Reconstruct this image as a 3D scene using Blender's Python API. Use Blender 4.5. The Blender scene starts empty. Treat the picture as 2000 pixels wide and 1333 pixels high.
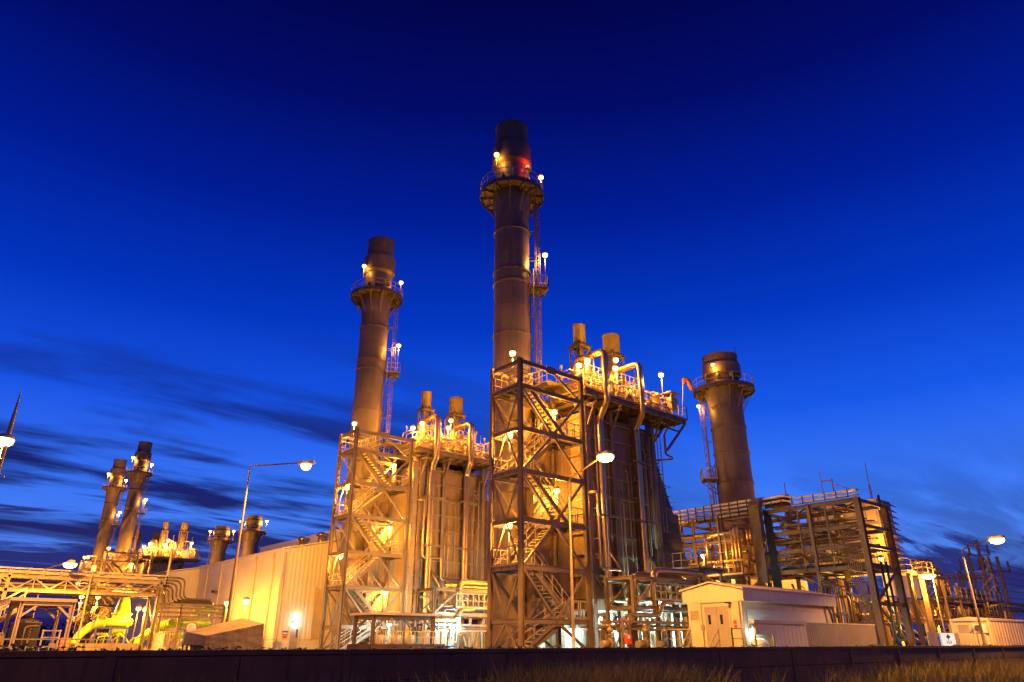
import bpy, bmesh, math, random
from mathutils import Vector, Matrix
R = math.radians
PI = math.pi
scene = bpy.context.scene
C = scene.collection

# ------------------------------------------------------------------ camera
# plant grid: +X runs along the boilers (to the right), +Y across them (to the left), metres
AZ = R(49.3); PITCH = R(23.35)
fwd = Vector((math.cos(AZ) * math.cos(PITCH), math.sin(AZ) * math.cos(PITCH), math.sin(PITCH)))
cam_data = bpy.data.cameras.new('camera')
cam = bpy.data.objects.new('camera', cam_data)
C.objects.link(cam)
cam.location = (0, 0, 0.55)
cam.rotation_euler = fwd.to_track_quat('-Z', 'Y').to_euler()
cam_data.lens = 24.62; cam_data.sensor_width = 36; cam_data.sensor_fit = 'HORIZONTAL'
cam_data.clip_start = 0.1; cam_data.clip_end = 6000
scene.camera = cam

scene.view_settings.view_transform = 'Standard'
scene.view_settings.look = 'None'
scene.view_settings.exposure = 0.0
scene.view_settings.gamma = 1.0
scene.render.engine = 'CYCLES'
scene.cycles.use_denoising = True
scene.cycles.max_bounces = 5
scene.cycles.diffuse_bounces = 3
scene.cycles.glossy_bounces = 3
scene.cycles.sample_clamp_indirect = 6.0
scene.cycles.use_light_tree = True

# ------------------------------------------------------------------ node helpers
def lin(r, g, b):
    f = lambda c: (c / 255 / 12.92) if c / 255 <= 0.04045 else ((c / 255 + 0.055) / 1.055) ** 2.4
    return (f(r), f(g), f(b), 1)
class NT:
    def __init__(s, tree):
        s.t = tree; s.n = tree.nodes; s.l = tree.links
        s.n.clear()
    def node(s, kind, **kw):
        n = s.n.new(kind)
        for k, v in kw.items():
            if k == 'op': n.operation = v
            else: setattr(n, k, v)
        return n
    def put(s, sock, v):
        if isinstance(v, bpy.types.NodeSocket): s.l.new(v, sock)
        else: sock.default_value = v
    def math(s, op, a, b=0.0, c=0.0):
        n = s.node('ShaderNodeMath', op=op)
        s.put(n.inputs[0], a); s.put(n.inputs[1], b); s.put(n.inputs[2], c)
        return n.outputs[0]
    def mix(s, fac, a, b, blend='MIX'):
        n = s.node('ShaderNodeMix', data_type='RGBA', blend_type=blend)
        s.put(n.inputs[0], fac); s.put(n.inputs[6], a); s.put(n.inputs[7], b)
        return n.outputs[2]
    def noise(s, vec, scale, detail=4, rough=0.55, dist=0.0):
        n = s.node('ShaderNodeTexNoise')
        if vec is not None: s.l.new(vec, n.inputs['Vector'])
        n.inputs['Scale'].default_value = scale; n.inputs['Detail'].default_value = detail
        n.inputs['Roughness'].default_value = rough; n.inputs['Distortion'].default_value = dist
        return n.outputs['Fac']
    def mapping(s, vec, scale=(1, 1, 1), loc=(0, 0, 0), rot=(0, 0, 0)):
        n = s.node('ShaderNodeMapping')
        s.l.new(vec, n.inputs[0]); n.inputs['Scale'].default_value = scale
        n.inputs['Location'].default_value = loc; n.inputs['Rotation'].default_value = rot
        return n.outputs[0]
    def ramp(s, fac, stops, interp='LINEAR'):
        n = s.node('ShaderNodeValToRGB'); s.put(n.inputs[0], fac)
        cr = n.color_ramp; cr.interpolation = interp
        while len(cr.elements) < len(stops): cr.elements.new(0.5)
        for e, (p, c) in zip(cr.elements, stops): e.position = p; e.color = c
        return n.outputs[0]
    def smooth(s, v, a, b):
        n = s.node('ShaderNodeMapRange', interpolation_type='SMOOTHSTEP')
        s.put(n.inputs[0], v); n.inputs[1].default_value = a; n.inputs[2].default_value = b
        return n.outputs[0]

# ------------------------------------------------------------------ dusk sky
world = bpy.data.worlds.new('World'); scene.world = world; world.use_nodes = True
w = NT(world.node_tree)
tc = w.node('ShaderNodeTexCoord').outputs['Generated']
sep = w.node('ShaderNodeSeparateXYZ'); w.l.new(tc, sep.inputs[0])
zz = w.math('MAXIMUM', sep.outputs[2], 0.0)
base = w.ramp(zz, [(0.0, lin(96, 132, 232)), (0.08, lin(88, 142, 248)), (0.18, lin(62, 124, 250)), (0.29, lin(24, 88, 232)),
                   (0.41, lin(3, 56, 194)), (0.54, lin(1, 30, 150)), (0.66, lin(2, 12, 104)), (0.79, lin(3, 3, 62)), (1.0, lin(2, 1, 40))])
# the side away from the afterglow (over +Y, to the left) is a touch darker and more violet
side = w.smooth(w.math('SUBTRACT', sep.outputs[1], sep.outputs[0]), 0.1, 0.9)
base = w.mix(w.math('MULTIPLY', side, 0.35), base, w.mix(1.0, base, (0.62, 0.60, 0.86, 1), 'MULTIPLY'))
# cloud sheets far away: project the view ray on a high plane, stretch along the wind
inv = w.math('DIVIDE', 1.0, w.math('ADD', zz, 0.10))
cx = w.math('MULTIPLY', sep.outputs[0], inv); cy = w.math('MULTIPLY', sep.outputs[1], inv)
comb = w.node('ShaderNodeCombineXYZ'); w.l.new(cx, comb.inputs[0]); w.l.new(cy, comb.inputs[1])
pm = w.mapping(comb.outputs[0], (0.42, 1.35, 1), (3.1, 0.4, 0), (0, 0, R(-36)))
c1 = w.noise(pm, 1.15, 6, 0.56, 0.5)
pm2 = w.mapping(comb.outputs[0], (0.5, 2.6, 1), (7.7, 2.2, 0), (0, 0, R(-40)))
c2 = w.noise(pm2, 1.6, 5, 0.6, 0.7)
low = w.math('SUBTRACT', 1.0, w.smooth(zz, 0.20, 0.42))
leftness = w.smooth(w.math('SUBTRACT', sep.outputs[1], sep.outputs[0]), -0.35, 0.55)
amount = w.math('MINIMUM', w.math('MULTIPLY', low, w.math('ADD', w.math('MULTIPLY', leftness, 1.1), w.math('MULTIPLY', w.smooth(zz, 0.26, 0.12), 0.5))), 1.0)
dens = w.smooth(w.math('ADD', w.math('MULTIPLY', c1, 0.78), w.math('MULTIPLY', c2, 0.22)), 0.44, 0.57)
fogbank = w.smooth(w.math('ADD', zz, w.math('MULTIPLY', w.math('SUBTRACT', w.math('ADD', w.math('MULTIPLY', c1, .5), w.math('MULTIPLY', c2, .5)), .5), 0.55)), 0.125, 0.075)
wisp = w.math('MULTIPLY', w.math('MULTIPLY', dens, amount), 0.95)
cloudcol = w.mix(w.smooth(zz, 0.0, 0.22), lin(40, 26, 84), lin(22, 24, 92))
sky = w.mix(wisp, base, cloudcol)
bank = w.math('MULTIPLY', fogbank, 0.9)
sky = w.mix(bank, sky, lin(36, 22, 92))
# thin high streaks, very faint
hi = w.math('MULTIPLY', w.smooth(c2, 0.52, 0.75), w.math('MULTIPLY', w.smooth(zz, 0.75, 0.2), 0.22))
sky = w.mix(hi, sky, w.mix(1.0, sky, (1.25, 1.35, 1.25, 1), 'MULTIPLY'))
bg = w.node('ShaderNodeBackground'); w.l.new(sky, bg.inputs[0]); bg.inputs[1].default_value = 1.0
out = w.node('ShaderNodeOutputWorld'); w.l.new(bg.outputs[0], out.inputs[0])

# ------------------------------------------------------------------ materials
MAT = {}
def mat(name, col, rough=0.6, metal=0.0, var=0.25, scale=0.6, bump=0.0, bscale=8, streak=0.0, corr=None, rust=0.0, emit=None, strength=0.0):
    """painted / metal surface: blotchy tone, vertical dirt streaks, optional corrugation (axis, period)"""
    m = bpy.data.materials.new(name); m.use_nodes = True
    t = NT(m.node_tree)
    bsdf = t.node('ShaderNodeBsdfPrincipled'); o = t.node('ShaderNodeOutputMaterial'); t.l.new(bsdf.outputs[0], o.inputs[0])
    geo = t.node('ShaderNodeNewGeometry').outputs['Position']
    n1 = t.noise(geo, scale, 6, 0.6)
    dark = tuple(c * (1 - var) for c in col[:3]) + (1,)
    lite = tuple(min(1, c * (1 + var * 0.7)) for c in col[:3]) + (1,)
    c = t.ramp(n1, [(0.3, dark), (0.7, lite)])
    if streak:
        sv = t.mapping(geo, (3.2, 3.2, 0.16)); n2 = t.noise(sv, 1.4, 5, 0.65)
        c = t.mix(t.math('MULTIPLY', t.smooth(n2, 0.5, 0.74), streak), c, tuple(x * 0.35 for x in col[:3]) + (1,))
    if rust:
        n3 = t.noise(geo, scale * 5, 8, 0.7)
        c = t.mix(t.math('MULTIPLY', t.smooth(n3, 0.56, 0.70), rust), c, (0.16, 0.06, 0.025, 1))
    t.l.new(c, bsdf.inputs['Base Color'])
    bsdf.inputs['Metallic'].default_value = metal
    rr = t.math('MULTIPLY_ADD', n1, 0.25, rough - 0.12)
    t.l.new(rr, bsdf.inputs['Roughness'])
    h = None
    if corr:
        sp = t.node('ShaderNodeSeparateXYZ'); t.l.new(geo, sp.inputs[0])
        a = t.math('ADD', sp.outputs[0], sp.outputs[1]) if corr[0] == 'XY' else sp.outputs['XYZ'.index(corr[0])]
        sn = t.math('SINE', t.math('MULTIPLY', a, 2 * PI / corr[1]))
        h = t.math('MULTIPLY', t.smooth(sn, -0.5, 0.5), corr[2])
    if bump:
        nb = t.math('MULTIPLY', t.noise(geo, bscale, 4, 0.6), bump)
        h = nb if h is None else t.math('ADD', h, nb)
    if h is not None:
        b = t.node('ShaderNodeBump'); b.inputs['Strength'].default_value = 0.9; b.inputs['Distance'].default_value = 1.0
        t.l.new(h, b.inputs['Height']); t.l.new(b.outputs[0], bsdf.inputs['Normal'])
    if emit:
        bsdf.inputs['Emission Color'].default_value = emit; bsdf.inputs['Emission Strength'].default_value = strength
    MAT[name] = m
    return m
mat('steel', (0.165, 0.112, 0.06), 0.55, 0.0, 0.3, 0.8, rust=0.25)
mat('steel_dark', (0.06, 0.043, 0.028), 0.55, 0.0, 0.3, 0.9, rust=0.3)
mat('stack_paint', (0.135, 0.09, 0.045), 0.5, 0.0, 0.38, 0.45, streak=0.6, rust=0.2)
mat('stack_cap', (0.115, 0.08, 0.045), 0.6, 0.0, 0.35, 0.6, streak=0.5, rust=0.3)
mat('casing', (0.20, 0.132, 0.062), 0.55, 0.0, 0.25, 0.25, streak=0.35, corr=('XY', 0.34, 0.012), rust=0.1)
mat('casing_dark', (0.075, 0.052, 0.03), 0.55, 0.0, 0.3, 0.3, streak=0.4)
mat('galvanised', (0.30, 0.215, 0.12), 0.5, 0.5, 0.2, 2.5)
mat('cladding', (0.46, 0.30, 0.13), 0.32, 0.85, 0.12, 1.2, bump=0.01, bscale=3)
mat('pipe_paint', (0.24, 0.175, 0.10), 0.4, 0.2, 0.2, 1.2)
mat('rail', (0.34, 0.26, 0.15), 0.5, 0.1, 0.15, 2.0)
mat('tread', (0.62, 0.50, 0.08), 0.55, 0.0, 0.25, 2.0)
mat('grating', (0.10, 0.073, 0.045), 0.6, 0.3, 0.3, 2.0)
mat('white_sheet', (0.62, 0.52, 0.34), 0.5, 0.0, 0.09, 0.2, streak=0.22, corr=('XY', 0.42, 0.018))
mat('white_plain', (0.62, 0.53, 0.36), 0.5, 0.0, 0.08, 0.4, streak=0.10)
mat('cream', (0.60, 0.46, 0.28), 0.55, 0.0, 0.18, 0.7, streak=0.45)
mat('grey_sheet', (0.24, 0.19, 0.14), 0.5, 0.0, 0.15, 0.6, streak=0.25, corr=('XY', 0.22, 0.02))
mat('grey_paint', (0.32, 0.26, 0.20), 0.5, 0.0, 0.15, 0.8, streak=0.2)
mat('gas_yellow', (0.40, 0.50, 0.03), 0.35, 0.0, 0.22, 0.9, streak=0.3)
mat('safety_yellow', (0.72, 0.48, 0.03), 0.45, 0.0, 0.12, 1.5)
mat('green_pipe', (0.03, 0.09, 0.02), 0.4, 0.0, 0.2, 1.5)
mat('red_paint', (0.55, 0.05, 0.03), 0.45, 0.0, 0.15, 1.5)
mat('orange_paint', (0.70, 0.16, 0.03), 0.5, 0.0, 0.15, 1.5)
mat('blue_paint', (0.05, 0.08, 0.34), 0.5, 0.0, 0.15, 1.5)
mat('black_rubber', (0.025, 0.025, 0.025), 0.6, 0.0, 0.2, 2.0)
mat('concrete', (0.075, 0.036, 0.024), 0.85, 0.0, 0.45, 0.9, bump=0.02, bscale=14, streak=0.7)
mat('tarp', (0.24, 0.17, 0.075), 0.6, 0.0, 0.35, 0.9, bump=0.09, bscale=2.2)
mat('ground', (0.16, 0.14, 0.11), 0.9, 0.0, 0.4, 0.5, bump=0.03, bscale=10)
mat('soil', (0.035, 0.030, 0.018), 0.95, 0.0, 0.5, 1.3, bump=0.05, bscale=9)
mat('grass', (0.26, 0.20, 0.03), 0.7, 0.0, 0.55, 3.0)
mat('straw', (0.17, 0.13, 0.05), 0.8, 0.0, 0.4, 5.0)
mat('leaf', (0.05, 0.07, 0.018), 0.6, 0.0, 0.5, 4.0)
mat('far_trees', (0.03, 0.04, 0.02), 0.9, 0.0, 0.5, 0.3)
mat('glass', (0.02, 0.025, 0.035), 0.08, 0.0, 0.1, 2.0)
mat('glass_sheet', (0.25, 0.34, 0.36), 0.15, 0.0, 0.2, 1.0)
mat('tank_steel', (0.24, 0.21, 0.17), 0.45, 0.3, 0.25, 0.7, streak=0.5)
mat('plastic_white', (0.74, 0.72, 0.66), 0.4, 0.0, 0.06, 2.0)
mat('windsock', (0.36, 0.09, 0.015), 0.7, 0.0, 0.12, 3.0)
mat('insulator', (0.06, 0.03, 0.025), 0.3, 0.0, 0.2, 3.0)
mat('lens_amber', (0.9, 0.6, 0.3), 0.4, emit=(1.0, 0.55, 0.13, 1), strength=7)
mat('lens_white', (0.9, 0.9, 0.9), 0.4, emit=(0.86, 0.95, 1.0, 1), strength=10)
mat('lens_red', (0.9, 0.1, 0.1), 0.4, emit=(1.0, 0.06, 0.03, 1), strength=14)
mat('sign_backlit', (0.8, 0.85, 0.9), 0.4, emit=(0.80, 0.90, 1.0, 1), strength=0.55)
for k in ('lens_amber', 'lens_white', 'lens_red', 'sign_backlit'):
    MAT[k].cycles.emission_sampling = 'NONE'

# ------------------------------------------------------------------ mesh builder
def V(*a): return Vector(a)
class MB:
    def __init__(s): s.v = []; s.f = []; s.sm = []
    def _add(s, vs, fs, smooth=False):
        o = len(s.v); s.v.extend(vs); s.f.extend([tuple(i + o for i in f) for f in fs]); s.sm.extend([smooth] * len(fs))
        return s
    def box(s, x0, y0, z0, x1, y1, z1):
        vs = [V(x, y, z) for z in (z0, z1) for y in (y0, y1) for x in (x0, x1)]
        return s._add(vs, [(0, 2, 3, 1), (4, 5, 7, 6), (0, 1, 5, 4), (1, 3, 7, 5), (3, 2, 6, 7), (2, 0, 4, 6)])
    def frame(s, p, q, up=None):
        d = (q - p).normalized()
        u = Vector(up) if up else (V(0, 0, 1) if abs(d.z) < 0.95 else V(0, 1, 0))
        a = d.cross(u).normalized(); b = a.cross(d).normalized()
        return d, a, b
    def bar(s, p, q, wd, ht=None, up=None):
        p = Vector(p); q = Vector(q); ht = ht or wd
        d, a, b = s.frame(p, q, up)
        vs = [e + a * (sx * wd / 2) + b * (sy * ht / 2) for e in (p, q) for sx, sy in ((-1, -1), (1, -1), (1, 1), (-1, 1))]
        return s._add(vs, [(3, 2, 1, 0), (4, 5, 6, 7), (0, 1, 5, 4), (1, 2, 6, 5), (2, 3, 7, 6), (3, 0, 4, 7)])
    def ibar(s, p, q, wd, ht, up=None, t=0.03):
        """rolled H / I section"""
        p = Vector(p); q = Vector(q); d, a, b = s.frame(p, q, up)
        s.bar(p + b * (ht / 2 - t / 2), q + b * (ht / 2 - t / 2), wd, t, up)
        s.bar(p - b * (ht / 2 - t / 2), q - b * (ht / 2 - t / 2), wd, t, up)
        return s.bar(p, q, t, ht - 2 * t, up)
    def tube(s, p, q, r, n=8, r2=None, smooth=True):
        p = Vector(p); q = Vector(q); r2 = r if r2 is None else r2
        d, a, b = s.frame(p, q)
        vs = []
        for e, rr in ((p, r), (q, r2)):
            for i in range(n):
                t = 2 * PI * i / n; vs.append(e + a * math.cos(t) * rr + b * math.sin(t) * rr)
        s._add(vs, [(i, (i + 1) % n, n + (i + 1) % n, n + i) for i in range(n)], smooth)
        o = len(s.v) - 2 * n
        s.f.append(tuple(o + i for i in reversed(range(n)))); s.f.append(tuple(o + n + i for i in range(n))); s.sm += [False, False]
        return s
    def pipe(s, pts, r, n=10, bend=None, seg=5):
        """round pipe along a polyline with swept elbows"""
        pts = [Vector(p) for p in pts]; bend = bend or r * 2.2
        path = [pts[0]]
        for i in range(1, len(pts) - 1):
            a, b, c = pts[i - 1], pts[i], pts[i + 1]
            u = (a - b); v_ = (c - b); k = min(bend, u.length * 0.49, v_.length * 0.49)
            u.normalize(); v_.normalize()
            p0 = b + u * k; p1 = b + v_ * k
            for j in range(seg + 1):
                t = j / seg; path.append(p0 * (1 - t) ** 2 + b * 2 * t * (1 - t) + p1 * t * t)
        path.append(pts[-1])
        rings = []; ref = None
        for i, p in enumerate(path):
            d = (path[min(i + 1, len(path) - 1)] - path[max(i - 1, 0)]).normalized()
            if ref is None:
                ref = d.cross(V(0, 0, 1) if abs(d.z) < 0.9 else V(1, 0, 0)).normalized()
            else:
                ref = (ref - d * ref.dot(d)).normalized()
            b = d.cross(ref)
            rings.append([p + ref * math.cos(2 * PI * k / n) * r + b * math.sin(2 * PI * k / n) * r for k in range(n)])
        o = len(s.v)
        for rg in rings: s.v.extend(rg)
        for i in range(len(rings) - 1):
            for k in range(n):
                s.f.append((o + i * n + k, o + i * n + (k + 1) % n, o + (i + 1) * n + (k + 1) % n, o + (i + 1) * n + k)); s.sm.append(True)
        m = len(rings) - 1
        s.f.append(tuple(o + k for k in reversed(range(n)))); s.f.append(tuple(o + m * n + k for k in range(n))); s.sm += [False, False]
        return s
    def lathe(s, prof, c=(0, 0), n=32, a0=0.0, a1=2 * PI, smooth=True):
        full = abs(a1 - a0 - 2 * PI) < 1e-6; m = n if full else n + 1
        o = len(s.v)
        for r, z in prof:
            for i in range(m):
                t = a0 + (a1 - a0) * i / n; s.v.append(V(c[0] + r * math.cos(t), c[1] + r * math.sin(t), z))
        for j in range(len(prof) - 1):
            for i in range(n):
                k = (i + 1) % m if full else i + 1
                s.f.append((o + j * m + i, o + j * m + k, o + (j + 1) * m + k, o + (j + 1) * m + i)); s.sm.append(smooth)
        return s
    def turned(s, prof, c, n=48):
        """lathe with crisp edges: every profile step gets its own ring of vertices"""
        for a, b in zip(prof, prof[1:]): s.lathe([a, b], c, n)
        return s
    def prism(s, poly, h0, h1, axis='Y'):
        """polygon in the plane normal to axis, extruded from h0 to h1"""
        def pt(a, b, h): return V(a, h, b) if axis == 'Y' else (V(h, a, b) if axis == 'X' else V(a, b, h))
        n = len(poly); vs = [pt(a, b, h0) for a, b in poly] + [pt(a, b, h1) for a, b in poly]
        return s._add(vs, [tuple(range(n)), tuple(range(2 * n - 1, n - 1, -1))] + [(i, n + i, n + (i + 1) % n, (i + 1) % n) for i in range(n)])
    def sphere(s, c, r, n=10, m=6):
        return s.lathe([(max(1e-4, r * math.sin(PI * j / m)), c[2] - r * math.cos(PI * j / m)) for j in range(m + 1)], (c[0], c[1]), n)
    def rail(s, pts, h=1.1, r=0.025, step=1.2, mid=True, toe=True):
        pts = [Vector(p) for p in pts]; up = V(0, 0, h)
        for a, b in zip(pts, pts[1:]):
            s.bar(a + up, b + up, 2 * r); 
            if mid: s.bar(a + up * 0.52, b + up * 0.52, 1.6 * r)
            if toe: s.bar(a + V(0, 0, 0.06), b + V(0, 0, 0.06), 0.012, 0.12)
            k = max(1, round((b - a).length / step))
            for i in range(k + 1):
                p = a.lerp(b, i / k); s.bar(p, p + up, 2 * r)
        return s
    def build(s, name, m, parent=None):
        off = V(0, 0, 0); q = parent
        while q is not None: off += q.location; q = q.parent
        me = bpy.data.meshes.new(name)
        me.from_pydata([tuple(v - off) for v in s.v], [], s.f); 
        me.polygons.foreach_set('use_smooth', s.sm)
        me.materials.append(MAT[m]); me.update()
        bm = bmesh.new(); bm.from_mesh(me); bmesh.ops.recalc_face_normals(bm, faces=bm.faces); bm.to_mesh(me); bm.free()
        o = bpy.data.objects.new(name, me); C.objects.link(o)
        if parent is not None: o.parent = parent
        return o

def tag(o, label=None, cat=None, group=None, kind=None):
    if label: o['label'] = label
    if cat: o['category'] = cat
    if group: o['group'] = group
    if kind: o['kind'] = kind
    return o
def thing(name, loc, label, cat, group=None):
    o = bpy.data.objects.new(name, None); C.objects.link(o); o.location = loc; o.empty_display_size = 0.3
    return tag(o, label, cat, group)
def copy_thing(o, offset, label, parent=None):
    """a copy of a thing with copies of its parts and sub-parts"""
    c = o.copy(); C.objects.link(c)
    if parent is None: c.location = o.location + Vector(offset); c['label'] = label
    else: c.parent = parent
    for ch in o.children: copy_thing(ch, offset, label, c)
    return c

# ------------------------------------------------------------------ lamps
LIGHTS = {}
def light_data(kind, power):
    key = (kind, power)
    if key not in LIGHTS:
        l = bpy.data.lights.new('lamp_light', 'POINT'); l.energy = power; l.shadow_soft_size = 0.16
        l.color = {'amber': (1.0, 0.42, 0.05), 'white': (0.56, 0.88, 1.0), 'red': (1.0, 0.03, 0.01)}[kind]
        LIGHTS[key] = l
    return LIGHTS[key]
def add_spot(parent, pos, target, power, size, blend=0.6):
    l = bpy.data.lights.new('flood_light', 'SPOT'); l.energy = power; l.color = (1.0, 0.42, 0.05); l.shadow_soft_size = 0.25; l.spot_size = R(size); l.spot_blend = blend
    o = bpy.data.objects.new('light', l); C.objects.link(o); o.parent = parent; o.location = Vector(pos) - parent.location
    o.rotation_euler = (Vector(target) - Vector(pos)).to_track_quat('-Z', 'Y').to_euler()
GA, GW = 3.0, 2.0
def add_light(parent, pos, kind, power):
    l = bpy.data.objects.new('light', light_data(kind, power * (GW if kind == 'white' else GA))); C.objects.link(l); l.parent = parent
    l.location = Vector(pos) - parent.location
    return l
def lamp(pos, drop, label, group, power=400, kind='amber', arm=(0, 0), r=0.22, name='platform_lamp'):
    """pole standing beside a walkway with a round floodlight at its head; drop = pole length"""
    p = Vector(pos); b = p + V(arm[0], arm[1], -drop)
    t = thing(name, b, label, 'lamp', group)
    m = MB().tube(b, (b.x, b.y, p.z + 0.12), 0.032, 6)
    if arm[0] or arm[1]: m.bar((b.x, b.y, p.z + 0.12), (p.x, p.y, p.z + 0.12), 0.05)
    m.build('pole', 'rail', t)
    MB().lathe([(0.05, p.z + 0.24), (r * 0.8, p.z + 0.18), (r * 1.08, p.z + 0.02), (r * 1.0, p.z + 0.0), (0.001, p.z + 0.03)], (p.x, p.y), 12).build('lamp_housing', 'grey_paint', t)
    MB().lathe([(r * .8, p.z + .1), (r, p.z - r * .2), (r * 0.97, p.z - r * 0.6), (r * 0.7, p.z - r * 1.1), (0.001, p.z - r * 1.35)], (p.x, p.y), 14).build('lens', 'lens_' + kind, t)
    add_light(t, p - V(0, 0, r * 1.35 + 0.2), kind, power)
    return t
def street_lamp(base, head, h_bend, label, power=5000, r=0.26, group=None, pm='galvanised', rp=0.08, down=True):
    """tapered street-light pole with a long single arm; head = lamp position"""
    b = Vector(base); h = Vector(head)
    t = thing('street_lamp', b, label, 'street lamp', group)
    MB().lathe([(rp * 1.9, b.z), (rp * 1.9, b.z + 0.03), (rp * 1.15, b.z + 0.05), (rp, b.z + 1.2), (rp * 0.55, h_bend)], (b.x, b.y), 10).build('pole', pm, t)
    MB().pipe([(b.x, b.y, h_bend - 0.05), (b.x, b.y, h_bend + 0.42), (h.x, h.y, h.z + 0.16)], rp * 0.5, 8, 0.5).build('arm', pm, t)
    d = Vector((h.x - b.x, h.y - b.y, 0)).normalized()
    MB().bar(h + V(0, 0, 0.14) - d * 0.42, h + V(0, 0, 0.17) + d * 0.42, 0.34, 0.16).build('lamp_housing', 'grey_paint', t)
    m = MB().lathe([(r, 0.06), (r, -0.04), (r * 0.8, -0.16), (r * 0.4, -0.23), (0.001, -0.24)], (0, 0), 14)
    m.v = [V(h.x + v.x, h.y + v.y, h.z + v.z) for v in m.v]
    m.build('lens', 'lens_amber', t)
    if down: add_spot(t, h - V(0, 0, 0.45), h - V(0, 0, 5), power * GA, 156, 0.22)
    else: add_light(t, h - V(0, 0, 0.5), 'amber', power)
    return t
# ------------------------------------------------------------------ setting
def sheet(name, pts, z, m):
    me = bpy.data.meshes.new(name); me.from_pydata([(x, y, z) for x, y in pts], [], [tuple(range(len(pts)))])
    me.materials.append(MAT[m]); o = bpy.data.objects.new(name, me); C.objects.link(o)
    return tag(o, kind='structure')
WY = 15.5            # the boundary wall runs along X at this Y
sheet('ground', [(-1500, WY + 0.1), (3000, WY + 0.1), (3000, 3000), (-1500, 3000)], 0.0, 'ground')
sheet('roadside_verge', [(-1500, -1500), (3000, -1500), (3000, WY + 0.1), (-1500, WY + 0.1)], -1.15, 'soil')

bw = thing('boundary_wall', (20, WY, -1.15), 'long low concrete panel wall in shadow along the bottom of the picture', 'wall')
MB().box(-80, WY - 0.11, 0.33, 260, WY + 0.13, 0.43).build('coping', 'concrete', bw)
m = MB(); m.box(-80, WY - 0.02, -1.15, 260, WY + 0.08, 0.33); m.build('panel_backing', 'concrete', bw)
m = MB(); x = -78.0
rnd = random.Random(3)
while x < 250:
    for z0, z1 in ((-1.1, -0.25), (-0.225, 0.325)):
        m.box(x + 0.012, WY - 0.07, z0, x + 2.388, WY - 0.021, z1)
    x += 2.4
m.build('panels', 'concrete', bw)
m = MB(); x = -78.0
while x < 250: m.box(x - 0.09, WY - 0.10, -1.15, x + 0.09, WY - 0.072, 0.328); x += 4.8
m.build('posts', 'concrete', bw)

def blades(name, spots, m, n, hmin, hmax, spread, seed, label=None, wdt=0.012, lean=0.35):
    r = random.Random(seed); vs = []; fs = []
    for (x, y, z, k) in spots:
        for _ in range(int(n * k)):
            a = r.uniform(0, 2 * PI); d = r.random() ** 0.7 * spread
            px, py = x + math.cos(a) * d, y + math.sin(a) * d
            if z < 0 and py > WY - 0.15: py = WY - 0.15 - r.random() * 0.2
            h = r.uniform(hmin, hmax) * (0.6 + 0.4 * k); t = r.uniform(0, 2 * PI); l = r.uniform(0.05, lean) * h
            ww = wdt * r.uniform(0.6, 1.5); c, s_ = math.cos(t) * ww, math.sin(t) * ww
            lx, ly = math.cos(t + 1.3) * l, math.sin(t + 1.3) * l
            o = len(vs)
            vs += [(px - c, py - s_, z), (px + c, py + s_, z), (px + c * .7 + lx * .35, py + s_ * .7 + ly * .35, z + h * .6), (px - c * .7 + lx * .35, py - s_ * .7 + ly * .35, z + h * .6), (px + lx, py + ly, z + h)]
            fs += [(o, o + 1, o + 2, o + 3), (o + 3, o + 2, o + 4)]
    me = bpy.data.meshes.new(name); me.from_pydata(vs, [], fs); me.materials.append(MAT[m])
    ob = bpy.data.objects.new(name, me); C.objects.link(ob)
    return tag(ob, label, kind='stuff')

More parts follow.
